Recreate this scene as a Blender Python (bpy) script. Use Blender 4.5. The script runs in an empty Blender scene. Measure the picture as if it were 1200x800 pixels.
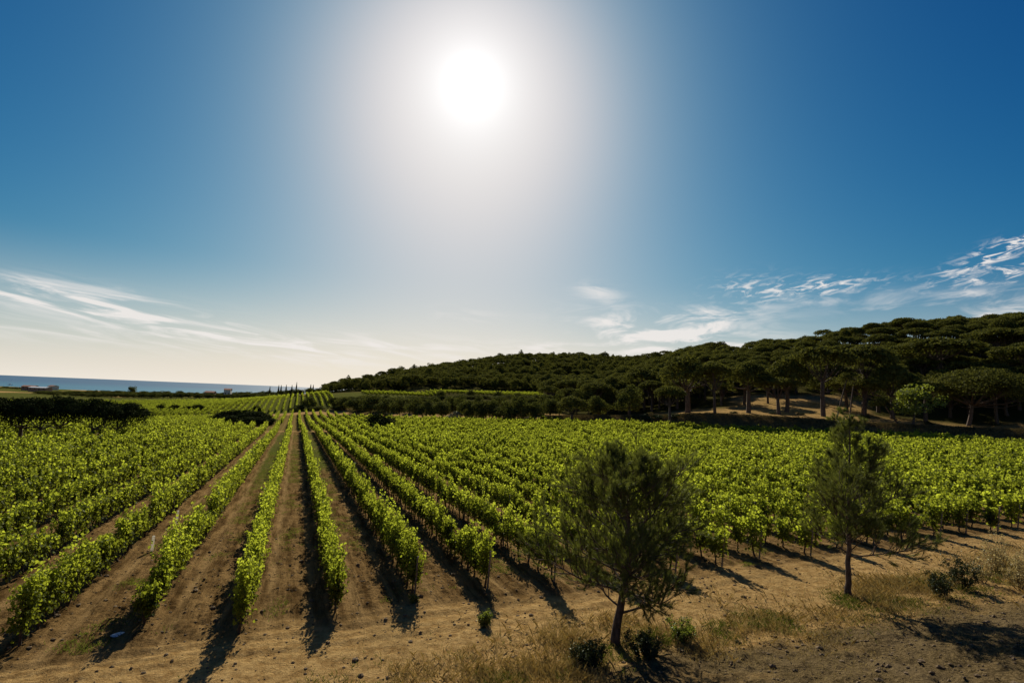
import bpy, math, random
import numpy as np
from mathutils import Matrix, Vector

# ------------------------------------------------------------------ camera
SC = bpy.context.scene
C = SC.collection
F = 600.0                       # focal length in pixels of a 1200 px wide picture
CAMZ = 6.5
PITCH, ROLL = math.radians(6.0), math.radians(2.3)
Rm = Matrix.Rotation(math.radians(90) + PITCH, 3, 'X') @ Matrix.Rotation(ROLL, 3, 'Z')
cam = bpy.data.cameras.new('camera'); camo = bpy.data.objects.new('camera', cam); C.objects.link(camo)
camo.location = (0, 0, CAMZ); camo.rotation_euler = Rm.to_euler()
cam.sensor_width = 36; cam.lens = 36 * F / 1200; cam.clip_start = 0.1; cam.clip_end = 90000
SC.camera = camo

def ray(px, py):
    return Rm @ Vector(((px - 600) / F, -(py - 400) / F, -1)).normalized()
def unproj(px, py, Y):
    d = ray(px, py); t = Y / d.y
    return (d.x * t, Y, CAMZ + d.z * t)
RI = Rm.inverted()
def proj(x, y, z):
    c = RI @ Vector((x, y, z - CAMZ))
    return 600 + F * c.x / -c.z, 400 - F * c.y / -c.z

SUN = ray(553, 100)
SUN_EL = math.asin(SUN.z); SUN_AZ = math.atan2(SUN.x, SUN.y)
SUN_STRENGTH, SKY_STRENGTH = 5.0, 0.05
SC.view_settings.view_transform = 'Standard'; SC.view_settings.look = 'None'
SC.view_settings.exposure = 0.15; SC.view_settings.gamma = 1.0

# ------------------------------------------------------------------ node helper
class NT:
    def __init__(s, nt): s.t = nt; s.n = nt.nodes; s.l = nt.links
    def new(s, typ, **kw):
        n = s.n.new(typ)
        for k, v in kw.items(): setattr(n, k, v)
        return n
    def put(s, sock, v):
        if v is None: return
        if isinstance(v, bpy.types.NodeSocket): s.l.new(v, sock)
        else:
            if isinstance(v, (tuple, list)) and len(v) == 3 and sock.type == 'RGBA': v = (*v, 1)
            sock.default_value = v
    def math(s, op, a, b=None, c=None, clamp=False):
        n = s.new('ShaderNodeMath', operation=op, use_clamp=clamp)
        for i, v in enumerate((a, b, c)): s.put(n.inputs[i], v)
        return n.outputs[0]
    def mix(s, fac, a, b, blend='MIX'):
        n = s.new('ShaderNodeMix', data_type='RGBA', blend_type=blend)
        s.put(n.inputs[0], fac); s.put(n.inputs[6], a); s.put(n.inputs[7], b)
        return n.outputs[2]
    def noise(s, vec, scale, detail=3, rough=0.5, dist=0.0):
        n = s.new('ShaderNodeTexNoise')
        s.put(n.inputs['Vector'], vec); s.put(n.inputs['Scale'], scale); s.put(n.inputs['Detail'], detail)
        s.put(n.inputs['Roughness'], rough); s.put(n.inputs['Distortion'], dist)
        return n.outputs['Fac']
    def ramp(s, v, a, b, lo=0.0, hi=1.0, kind='SMOOTHSTEP'):
        n = s.new('ShaderNodeMapRange', interpolation_type=kind)
        s.put(n.inputs[0], v); s.put(n.inputs[1], a); s.put(n.inputs[2], b); s.put(n.inputs[3], lo); s.put(n.inputs[4], hi)
        return n.outputs[0]
    def vmath(s, op, a, b=None):
        n = s.new('ShaderNodeVectorMath', operation=op)
        s.put(n.inputs[0], a); s.put(n.inputs[1], b)
        return n.outputs['Value'] if op in ('DOT_PRODUCT', 'LENGTH') else n.outputs[0]
    def comb(s, x, y, z):
        n = s.new('ShaderNodeCombineXYZ'); s.put(n.inputs[0], x); s.put(n.inputs[1], y); s.put(n.inputs[2], z)
        return n.outputs[0]
    def attr(s, name, out='Fac'):
        return s.new('ShaderNodeAttribute', attribute_name=name).outputs[out]

# ------------------------------------------------------------------ sky
W = bpy.data.worlds.new('World'); SC.world = W; W.use_nodes = True
w = NT(W.node_tree); w.n.clear()
sky = w.new('ShaderNodeTexSky', sky_type='NISHITA', sun_disc=False)
sky.sun_elevation = SUN_EL; sky.sun_rotation = SUN_AZ
sky.altitude = 50; sky.air_density = 1.0; sky.dust_density = 1.0; sky.ozone_density = 2.5
dirv = w.new('ShaderNodeTexCoord').outputs['Generated']
sep = w.new('ShaderNodeSeparateXYZ'); w.l.new(dirv, sep.inputs[0])
az = w.math('MULTIPLY', w.math('ARCTAN2', sep.outputs[0], sep.outputs[1]), 57.29578)
el = w.math('MULTIPLY', w.math('ARCSINE', sep.outputs[2]), 57.29578)
col = sky.outputs[0]
# deep blue of clear dry air: each channel of the sky gets its own response
sc_ = w.new('ShaderNodeSeparateColor'); w.l.new(col, sc_.inputs[0]); cr, cg, cb_ = sc_.outputs[0], sc_.outputs[1], sc_.outputs[2]
r2_ = w.math('MULTIPLY', cr, cr)
red = w.math('MULTIPLY', w.math('DIVIDE', w.math('MULTIPLY', r2_, cr), w.math('ADD', r2_, 64.0)), 1.45)
grn = w.math('MULTIPLY', w.math('DIVIDE', w.math('MULTIPLY', cg, cg), w.math('ADD', cg, 4.0)), 1.36)
cc_ = w.new('ShaderNodeCombineColor'); w.put(cc_.inputs[0], red); w.put(cc_.inputs[1], grn); w.put(cc_.inputs[2], cb_)
col = cc_.outputs[0]
# air glowing round the sun
dt = w.math('MAXIMUM', w.vmath('DOT_PRODUCT', dirv, tuple(SUN)), 0.0)
ang = w.math('MULTIPLY', w.math('ARCCOSINE', w.math('MINIMUM', dt, 1.0)), 57.29578)
g2 = w.math('MULTIPLY', w.math('EXPONENT', w.math('MULTIPLY', ang, -1 / 7.5)), 7.0)
col = w.mix(1.0, col, w.comb(g2, g2, g2), 'ADD')
# the brightest air rolls off gently towards white, only the sun's own core goes past it
sv_ = w.new('ShaderNodeSeparateColor'); w.l.new(col, sv_.inputs[0]); ro = w.new('ShaderNodeCombineColor')
for i_, vm in enumerate((16.4, 16.6, 17.0)):
    q_ = w.math('POWER', w.math('ADD', w.math('POWER', w.math('DIVIDE', sv_.outputs[i_], vm), 2.6), 1.0), 1 / 2.6)
    w.put(ro.inputs[i_], w.math('DIVIDE', sv_.outputs[i_], q_))
col = ro.outputs[0]
# pale cream band of sea haze at the horizon
hz = w.math('POWER', w.ramp(el, 13.0, 0.0, kind='LINEAR'), 1.8)
col = w.mix(w.math('MULTIPLY', hz, 0.92), col, (16.2, 15.0, 13.2))
g1 = w.math('MULTIPLY', w.math('EXPONENT', w.math('MULTIPLY', w.math('POWER', w.math('DIVIDE', ang, 2.6), 0.9), -1.0)), 13.0)
col = w.mix(1.0, col, w.comb(g1, g1, g1), 'ADD')
# clouds: (px, py of the centre, half width deg, half height deg, tilt deg, strength, kind)
def azel(px, py):
    d = ray(px, py); return math.degrees(math.atan2(d.x, d.y)), math.degrees(math.asin(d.z))
vs = w.comb(w.math('MULTIPLY', az, 0.11), w.math('MULTIPLY', w.math('ADD', el, w.math('MULTIPLY', az, 0.10)), 0.95), 0.0)
n_str = w.ramp(w.noise(vs, 1.0, 6, 0.6, 0.8), 0.42, 0.72)
vp = w.comb(w.math('MULTIPLY', az, 0.55), w.math('MULTIPLY', w.math('SUBTRACT', el, w.math('MULTIPLY', az, 0.12)), 1.7), 3.0)
n_puf = w.ramp(w.noise(vp, 1.1, 6, 0.62, 0.9), 0.46, 0.68)
vf = w.comb(w.math('MULTIPLY', az, 0.16), w.math('MULTIPLY', el, 0.62), 9.0)
n_soft = w.ramp(w.noise(vf, 1.0, 5, 0.6, 0.6), 0.42, 0.68)
CL = [(60, 352, 8, .8, -4, .9, 's'), (180, 378, 13, 1.1, -6, .75, 's'), (320, 400, 14, 1.4, -5, .7, 's'), (90, 392, 16, .9, -2, .5, 's'),
      (100, 340, 7, .8, -3, .55, 's'), (480, 408, 12, 1.3, 0, .7, 's'),
      (745, 385, 6.5, 1.7, -8, 1.1, 'f'), (835, 370, 5.5, 1.2, 3, .95, 'f'), (800, 398, 7, 1.3, 3, 1.1, 'f'), (700, 342, 2.4, .9, -10, .6, 'f'), (660, 410, 8, .8, 0, .8, 'f'), (890, 398, 3, .7, 5, .6, 'f'),
      (545, 370, 4, .9, -5, .35, 'f'),
      (962, 336, 4.2, .8, 0, 1.0, 'p'), (880, 340, 3.2, 1.3, 0, .65, 'p'), (970, 350, 5, .6, 0, .5, 'f'), (1120, 352, 5.5, .6, 3, 1.0, 'f'), (1150, 305, 3.2, .6, 20, .9, 'p'), (1192, 283, 2.4, .6, 18, 1.1, 'p'), (1186, 318, 2.8, .9, 14, 1.0, 'p'), (1188, 360, 3.2, .7, 12, 1.1, 'f'), (1120, 330, 2, .4, 12, .6, 'p')]
dens = None
for (px, py, rx, ry, tl, st, kd) in CL:
    a0, e0 = azel(px, py); ct, s_ = math.cos(math.radians(tl)), math.sin(math.radians(tl))
    da = w.math('SUBTRACT', az, a0); de = w.math('SUBTRACT', el, e0)
    uu = w.math('MULTIPLY_ADD', da, ct / rx, w.math('MULTIPLY', de, s_ / rx))
    vv = w.math('MULTIPLY_ADD', da, -s_ / ry, w.math('MULTIPLY', de, ct / ry))
    g = w.math('EXPONENT', w.math('MULTIPLY', w.math('ADD', w.math('MULTIPLY', uu, uu), w.math('MULTIPLY', vv, vv)), -1.0))
    g = w.math('MULTIPLY', w.math('MULTIPLY', g, st), {'s': n_str, 'p': n_puf, 'f': n_soft}[kd])
    dens = g if dens is None else w.math('ADD', dens, g)
dens = w.math('MINIMUM', w.math('MULTIPLY', dens, 1.15), 0.88)
col = w.mix(dens, col, (15.8, 15.0, 14.4))
bg = w.new('ShaderNodeBackground'); w.l.new(col, bg.inputs[0]); bg.inputs[1].default_value = SKY_STRENGTH
out = w.new('ShaderNodeOutputWorld'); w.l.new(bg.outputs[0], out.inputs[0])

sl = bpy.data.lights.new('sun', 'SUN'); sl.energy = SUN_STRENGTH; sl.angle = math.radians(0.5); sl.color = (1.0, 0.93, 0.80)
so = bpy.data.objects.new('sun', sl); C.objects.link(so)
so.rotation_euler = (-SUN).to_track_quat('-Z', 'Y').to_euler(); so.location = (0, 0, 60)

# ------------------------------------------------------------------ mesh helpers
rng = np.random.default_rng(11)
class MB:
    def __init__(s): s.v = []; s.f = []; s.r = []; s.n = 0; s.smooth = False
    def add(s, v, f, r=None):
        v = np.asarray(v, float).reshape(-1, 3); f = np.asarray(f, int)
        if len(f) == 0: return
        s.v.append(v); s.f.append(f + s.n); s.n += len(v)
        s.r.append(np.full(len(f), rng.random()) if r is None else np.asarray(r, float))
    def mesh(s, name, mat, smooth=False):
        me = bpy.data.meshes.new(name)
        V = np.concatenate(s.v); me.vertices.add(len(V)); me.vertices.foreach_set('co', V.astype(np.float32).ravel())
        tot = np.concatenate([np.full(len(f), f.shape[1]) for f in s.f]); loops = np.concatenate([f.ravel() for f in s.f])
        me.loops.add(len(loops)); me.loops.foreach_set('vertex_index', loops.astype(np.int32))
        me.polygons.add(len(tot)); me.polygons.foreach_set('loop_start', np.concatenate([[0], np.cumsum(tot)[:-1]]).astype(np.int32))
        me.polygons.foreach_set('loop_total', tot.astype(np.int32))
        me.polygons.foreach_set('use_smooth', np.full(len(tot), smooth))
        me.update(calc_edges=True)
        a = me.attributes.new('rnd', 'FLOAT', 'FACE'); a.data.foreach_set('value', np.concatenate(s.r).astype(np.float32))
        me.materials.append(mat)
        return me
    def build(s, name, mat, parent=None, smooth=False):
        o = bpy.data.objects.new(name, s.mesh(name, mat, smooth)); C.objects.link(o)
        if parent: o.parent = parent
        return o

def tube(mb, pts, rad, n=6, cap=True):
    P = np.asarray(pts, float); m = len(P); rad = np.broadcast_to(np.asarray(rad, float), (m,))
    T = np.gradient(P, axis=0); T /= np.linalg.norm(T, axis=1)[:, None] + 1e-9
    ref = np.array([1.0, 0, 0]) if abs(T[0][0]) < .8 else np.array([0, 1.0, 0])
    A = np.cross(T, ref); A /= np.linalg.norm(A, axis=1)[:, None] + 1e-9; B = np.cross(T, A)
    th = np.linspace(0, 2 * math.pi, n, endpoint=False)
    V = P[:, None] + rad[:, None, None] * (np.cos(th)[None, :, None] * A[:, None] + np.sin(th)[None, :, None] * B[:, None])
    i = np.arange(m - 1)[:, None] * n; j = np.arange(n)[None]; jn = (j + 1) % n
    Q = np.stack([i + j, i + jn, i + n + jn, i + n + j], -1).reshape(-1, 4)
    mb.add(V.reshape(-1, 3), Q)
    if cap:
        mb.add(V[-1], np.arange(n)[None]); mb.add(V[0], np.arange(n)[None, ::-1])

def boxm(mb, lo, hi):
    (x0, y0, z0), (x1, y1, z1) = lo, hi
    v = [(x0, y0, z0), (x1, y0, z0), (x1, y1, z0), (x0, y1, z0), (x0, y0, z1), (x1, y0, z1), (x1, y1, z1), (x0, y1, z1)]
    mb.add(v, [(3, 2, 1, 0), (4, 5, 6, 7), (0, 1, 5, 4), (1, 2, 6, 5), (2, 3, 7, 6), (3, 0, 4, 7)])

def unit(a): return a / (np.linalg.norm(a, axis=-1, keepdims=True) + 1e-9)
def leaves(mb, P, N, S, detail=0, r=None, flat=1.0):
    """leaf faces at P facing N, size S; detail 0: one kite, 1: a leaf folded at its midrib"""
    m = len(P)
    if m == 0: return
    N = unit(N); R = unit(rng.normal(size=(m, 3)) * np.array([1, 1, flat])); A = unit(np.cross(N, R)); B = np.cross(N, A); S = np.broadcast_to(S, (m,))[:, None]
    rr = rng.random(m) if r is None else r
    if detail == 0:
        V = np.stack([P - A * S * .5, P + B * S * .42 - A * S * .05, P + A * S * .55, P - B * S * .42 - A * S * .05], 1).reshape(-1, 3)
        mb.add(V, np.arange(m * 4).reshape(m, 4), rr)
    else:
        k = N * S * .16
        V = np.stack([P - A * S * .45, P + B * S * .5 - A * S * .22 + k, P + B * S * .38 + A * S * .22 + k, P + A * S * .55,
                      P - B * S * .38 + A * S * .22 + k, P - B * S * .5 - A * S * .22 + k], 1).reshape(-1, 3)
        b = np.arange(m)[:, None] * 6
        mb.add(V, np.concatenate([b + np.array([[0, 1, 2, 3]]), b + np.array([[0, 3, 4, 5]])]), np.concatenate([rr, rr]))

def tag(o, label=None, cat=None, group=None, kind=None):
    if label: o['label'] = label
    if cat: o['category'] = cat
    if group: o['group'] = group
    if kind: o['kind'] = kind
    return o
def empty(name, loc, rz=0.0):
    o = bpy.data.objects.new(name, None); C.objects.link(o); o.location = loc; o.rotation_euler = (0, 0, rz); o.empty_display_size = .3
    return o
def copy_tree(o, parent=None):
    c = o.copy(); C.objects.link(c); c.parent = parent
    for ch in [q for q in KIDS.get(o.name, [])]:
        copy_tree(ch, c)
    return c
KIDS = {}
def kids(o, *ch): KIDS[o.name] = list(ch)

# value noise
def vnoise(x, y, seed=0):
    xi = np.floor(x).astype(np.int64); yi = np.floor(y).astype(np.int64); fx = x - xi; fy = y - yi
    fx = fx * fx * (3 - 2 * fx); fy = fy * fy * (3 - 2 * fy)
    def h(a, b):
        n = (a * 374761393 + b * 668265263 + seed * 1442695041) & 0x7fffffff
        n = ((n ^ (n >> 13)) * 1274126177) & 0x7fffffff
        return ((n ^ (n >> 16)) & 0xffff) / 65535.0
    return (h(xi, yi) * (1 - fx) + h(xi + 1, yi) * fx) * (1 - fy) + (h(xi, yi + 1) * (1 - fx) + h(xi + 1, yi + 1) * fx) * fy
def fbm(x, y, sc, oct=4, seed=0):
    a = 0; amp = .5; tot = 0
    for i in range(oct):
        a = a + amp * vnoise(x / sc + 17.3 * i, y / sc - 9.1 * i, seed + i); tot += amp; amp *= .5; sc *= .5
    return a / tot
def sst(t): t = np.clip(t, 0, 1); return t * t * (3 - 2 * t)

# ------------------------------------------------------------------ terrain shape
d = ray(348, 472); L = math.hypot(d.x, d.y); U = np.array([d.x / L, d.y / L]); SLOPE = d.z / L
Vv = np.array([U[1], -U[0]])
def sv(x, y): return x * U[0] + y * U[1], x * Vv[0] + y * Vv[1]
def xy(s, v): return s * U[0] + v * Vv[0], s * U[1] + v * Vv[1]
def plane(s, v): return SLOPE * s + 0.008 * v
S0, S1 = 17.7, 127.5
SBK = 12.0
def bank(s, v):
    sb = SBK + .01 * np.clip(v, -25, 70)
    near = 1.2 * sst((sb - s) / 8.0) * sst((v + 9) / 9) + 2.3 * sst((sb - 5 - s) / 8.0) + 1.2 * sst((sb - 2 - s) / 9.0) * (1 - sst((v + 9) / 9))
    dd = ((s - 129) + (v - 81) * .985) / 1.404
    far = 2.4 * sst((dd - .5) / 4.5) * sst((v - 64) / 14)
    return near + far
SEA = -15.5
CP = []
for s in (-40, -10, 10, 30, 50, 75, 100, 120):
    for v in (-120, -70, -35, 0, 30, 60, 90):
        if s > 60 and v > 50: continue
        if s > 100 and v > 25: continue
        x, y = xy(s, v); CP.append((x, y, plane(s, v)))
n_plane = len(CP)
IMG = [(500, 487, 200), (600, 490, 180), (700, 498, 150), (850, 505, 135), (1000, 512, 125), (1200, 518, 115), (1350, 522, 108),
       (400, 484, 215), (300, 482, 240), (200, 482, 240), (80, 487, 240), (-80, 482, 240), (250, 466.5, 420), (330, 467, 400), (120, 465.5, 420), (0, 461, 420), (-150, 455, 420),
       (350, 466, 600), (0, 452.5, 900), (-200, 446, 900), (200, 461, 850), (330, 466, 850),
       (430, 463.5, 275), (520, 463, 275), (620, 465.5, 268), (520, 459.5, 325), (430, 459.5, 325), (620, 461.5, 320), (560, 457, 345), (680, 462, 320),
       (500, 442, 430), (560, 431, 470), (600, 425, 480), (640, 425, 480), (700, 425, 480), (780, 427, 460), (430, 453, 420), (385, 461, 420), (380, 470, 260),
       (600, 450, 390), (700, 452, 380), (680, 475, 220), (760, 470, 230),
       (830, 484, 150), (760, 487, 165), (710, 489, 170), (930, 457, 195), (880, 463, 190), (1000, 487, 148), (1000, 462, 180), (1150, 500, 138), (1150, 478, 158),
       (1060, 405, 235), (1200, 400, 220), (1130, 400, 235), (950, 422, 265), (900, 428, 270), (850, 433, 275), (790, 438, 300), (1350, 393, 220), (1050, 437, 200), (1200, 434, 180), (1350, 430, 160), (1350, 480, 125)]
for (px, py, Y) in IMG: CP.append(unproj(px, py, Y))
CP += [(-60, 720, 10), (80, 760, 25), (250, 800, 25), (150, 420, 45), (300, 300, 50), (420, 420, 45), (400, 150, 40), (420, 0, 25), (250, 60, 16), (600, 600, 40),
       (0, -60, 4), (150, -60, 8), (-150, -60, 3), (0, -300, 6), (300, -300, 20), (-300, -300, 0), (-500, 0, -6), (-700, 400, -12),
       (-1100, 900, -24), (-500, 1150, -24), (0, 1250, -24), (600, 1300, -20), (-1100, 300, -24), (1300, 1300, -20), (1300, 0, 20), (1300, -1300, 0), (-1300, -1300, -20), (0, -1300, 0), (-700, 1000, -23), (-300, 1050, -22)]
CP = np.array(CP)
cs, cv = sv(CP[:, 0], CP[:, 1])
zt = CP[:, 2].copy(); zt[n_plane:] -= bank(cs, cv)[n_plane:]
SCL = 100.0
def _k(r2): return np.where(r2 > 1e-12, .5 * r2 * np.log(r2 + 1e-12), 0)
Pn = CP[:, :2] / SCL; n = len(Pn)
K = _k(((Pn[:, None] - Pn[None]) ** 2).sum(-1)); K[np.arange(n), np.arange(n)] += 0.0008
M = np.zeros((n + 3, n + 3)); M[:n, :n] = K; M[:n, n] = 1; M[:n, n + 1:] = Pn; M[n, :n] = 1; M[n + 1:, :n] = Pn.T
WT = np.linalg.solve(M, np.concatenate([zt, [0, 0, 0]]))
def T(x, y):
    x = np.atleast_1d(np.asarray(x, float)); y = np.atleast_1d(np.asarray(y, float)); sh = x.shape
    x = x.ravel(); y = y.ravel(); out = np.empty(len(x))
    for i in range(0, len(x), 40000):
        q = np.stack([x[i:i + 40000], y[i:i + 40000]], 1) / SCL
        r2 = ((q[:, None] - Pn[None]) ** 2).sum(-1)
        out[i:i + 40000] = _k(r2) @ WT[:n] + WT[n] + q @ WT[n + 1:]
    s, v = sv(x, y)
    # the near field is an even slope
    wp = sst((105 - s) / 40) * sst((75 - v) / 35) * sst((v + 150) / 40) * sst((s + 45) / 30)
    out = out * (1 - wp) + plane(s, v) * wp + bank(s, v)
    far = sst((np.hypot(x, y) - 1350) / 300); out = out * (1 - far) + (-30) * far
    return out.reshape(sh)
def Tz(x, y): return float(T(x, y)[0])

def s_end1(v): return np.minimum(S1, 129 - (v - 81) * .985 - 2.5)
def s_end2(v): return np.interp(v, [-130, 5, 17, 30, 47, 70, 81], [239, 234, 206, 184, 168, 148, 127])
SP = 2.58; VK0 = 1.6
def micro(x, y):
    """ruts, clods and the soil thrown up under the vines"""
    s, v = sv(x, y); r = np.hypot(x, y); fade = sst((90 - r) / 60)
    inf = sst((s - S0 + 1.2) / 1.5) * sst((s_end1(v) - s + 1) / 2)
    ph = ((v - VK0) / SP) % 1.0; ph = np.minimum(ph, 1 - ph) * SP      # distance to the row
    h = inf * (.09 * np.exp(-(ph / .28) ** 2) - .05 * np.exp(-((SP / 2 - ph - .62) / .15) ** 2))
    cl = fbm(x, y, .55, 4, 5) - .5 + 1.3 * np.clip(fbm(x, y, .26, 2, 15) - .6, 0, 1)
    h = h + inf * .21 * cl * (1 - .6 * np.exp(-((SP / 2 - ph - .62) / .2) ** 2))
    hd = (1 - inf)
    sbm = SBK + .01 * np.clip(v, -25, 70); gr = sst((sbm - s) / 1.5)
    h = h + hd * ((.07 + .13 * gr) * cl + .08 * (fbm(x, y, 2.2, 3, 9) - .5))
    # turning ruts running along the row ends
    for so, dp, wd in ((16.6, .085, .16), (15.2, .07, .17), (17.3, .05, .12), (15.9, .04, .12)):
        wv = so + .35 * np.sin(v * .21 + so) + .03 * v * (v > 8) - .006 * v * v * (v < 0) * .6
        wv = wv + .25 * (fbm(x, y, 3.0, 3, 77) - .5); dp = dp * .55 * (.5 + .7 * fbm(x, y, 1.2, 3, int(so * 10)))
        h = h - dp * np.exp(-((s - wv) / wd) ** 2) * sst((60 - np.abs(v)) / 20) + .5 * dp * np.exp(-((s - wv - 1.9 * wd) / wd) ** 2)
    # furrow-like track across the stony bank
    for so, dp in ((5.2, .07), (7.0, .06)):
        h = h - dp * np.exp(-((s - so - .16 * v) / .25) ** 2) * (v > 2)
    return h * fade
def Zg(x, y): return T(x, y) + micro(np.atleast_1d(x).astype(float), np.atleast_1d(y).astype(float))

# ------------------------------------------------------------------ materials
def mat(name):
    m = bpy.data.materials.new(name); m.use_nodes = True; t = NT(m.node_tree); t.n.clear()
    o = t.new('ShaderNodeOutputMaterial'); return m, t, o
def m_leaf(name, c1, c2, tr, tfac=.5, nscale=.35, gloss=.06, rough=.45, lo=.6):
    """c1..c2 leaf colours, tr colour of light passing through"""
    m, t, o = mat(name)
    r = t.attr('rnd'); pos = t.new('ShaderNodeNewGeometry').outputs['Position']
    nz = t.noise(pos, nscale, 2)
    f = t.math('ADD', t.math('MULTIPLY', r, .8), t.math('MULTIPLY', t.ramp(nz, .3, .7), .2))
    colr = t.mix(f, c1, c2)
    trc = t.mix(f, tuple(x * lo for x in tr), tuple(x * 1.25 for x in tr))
    d = t.new('ShaderNodeBsdfDiffuse'); t.put(d.inputs[0], colr)
    l = t.new('ShaderNodeBsdfTranslucent'); t.put(l.inputs[0], trc)
    mx = t.new('ShaderNodeMixShader'); mx.inputs[0].default_value = tfac; t.l.new(d.outputs[0], mx.inputs[1]); t.l.new(l.outputs[0], mx.inputs[2])
    g = t.new('ShaderNodeBsdfGlossy'); t.put(g.inputs[0], (.9, .95, .8)); g.inputs['Roughness'].default_value = rough
    m2 = t.new('ShaderNodeMixShader'); m2.inputs[0].default_value = gloss; t.l.new(mx.outputs[0], m2.inputs[1]); t.l.new(g.outputs[0], m2.inputs[2])
    t.l.new(m2.outputs[0], o.inputs[0]); return m
def m_plain(name, c1, c2, scale=4, rough=.85, bump=.3, stretch=(1, 1, 1)):
    m, t, o = mat(name)
    tc = t.new('ShaderNodeTexCoord').outputs['Object']; vec = t.vmath('MULTIPLY', tc, stretch)
    nz = t.noise(vec, scale, 5, .6)
    p = t.new('ShaderNodeBsdfPrincipled'); t.put(p.inputs['Base Color'], t.mix(t.ramp(nz, .3, .7), c1, c2)); p.inputs['Roughness'].default_value = rough
    p.inputs['Specular IOR Level'].default_value = .25
    b = t.new('ShaderNodeBump'); b.inputs['Strength'].default_value = bump; b.inputs['Distance'].default_value = .02; t.l.new(nz, b.inputs['Height']); t.l.new(b.outputs[0], p.inputs['Normal'])
    t.l.new(p.outputs[0], o.inputs[0]); return m

M_VINE = m_leaf('vine leaf', (.022, .042, .007), (.18, .195, .022), (.62, .69, .05), .48, .12, .010, .55, .11)  # last value dims the low leaves, row shade put into their colour
M_BARK = m_plain('vine bark', (.035, .024, .016), (.09, .065, .045), 30, .9, .6, (1, 1, .3))
M_PBARK = m_plain('pine bark', (.05, .033, .022), (.16, .11, .08), 9, .9, .8, (1, 1, .35))
M_NEEDLE = m_leaf('pine needles', (.04, .06, .014), (.11, .125, .028), (.20, .22, .03), .4, 1.2, .03, .45)
M_PINE = m_leaf('umbrella pine foliage', (.035, .045, .012), (.15, .145, .03), (.17, .17, .025), .3, .08, .006, .6)
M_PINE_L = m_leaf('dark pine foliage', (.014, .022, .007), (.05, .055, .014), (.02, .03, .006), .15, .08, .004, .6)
M_OAK = m_leaf('evergreen oak foliage', (.035, .045, .013), (.13, .13, .03), (.15, .16, .025), .28, .1, .006, .6)
M_LIGHT = m_leaf('light broadleaf foliage', (.06, .09, .015), (.16, .18, .03), (.32, .36, .03), .45, .3, .04)
M_PALE = m_leaf('grey green foliage', (.10, .10, .06), (.22, .21, .15), (.12, .12, .06), .3, .4, .04)
M_BUSH = m_leaf('dark shrub foliage', (.014, .024, .007), (.05, .06, .014), (.04, .05, .01), .2, .3, .03, .5)
M_CYP = m_leaf('cypress foliage', (.012, .02, .008), (.03, .04, .014), (.02, .03, .01), .15, .2, .02)
M_DRY = m_leaf('dry grass', (.28, .21, .08), (.56, .45, .20), (.52, .40, .15), .45, 2.0, .03)
M_BRN = m_leaf('brown bank grass', (.07, .05, .02), (.22, .16, .07), (.16, .12, .04), .35, .8, .02)
M_WEED = m_leaf('green weeds', (.06, .09, .015), (.14, .16, .03), (.22, .26, .03), .45, 1.5, .03)
M_WOOD = m_plain('weathered post', (.12, .10, .08), (.26, .22, .17), 12, .85, .4, (1, 1, .2))
M_WIRE = m_plain('wire', (.12, .12, .12), (.2, .2, .2), 3, .5, 0)
M_SLEEVE = m_leaf('pale plastic sleeve', (.7, .68, .6), (.8, .78, .7), (.8, .76, .66), .6, 1, .02)
M_WHITE = m_plain('white plastic', (.62, .6, .54), (.72, .7, .66), 5, .6, .1)
M_STONE = m_plain('stone', (.08, .05, .022), (.22, .15, .075), 14, .9, .4)

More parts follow.
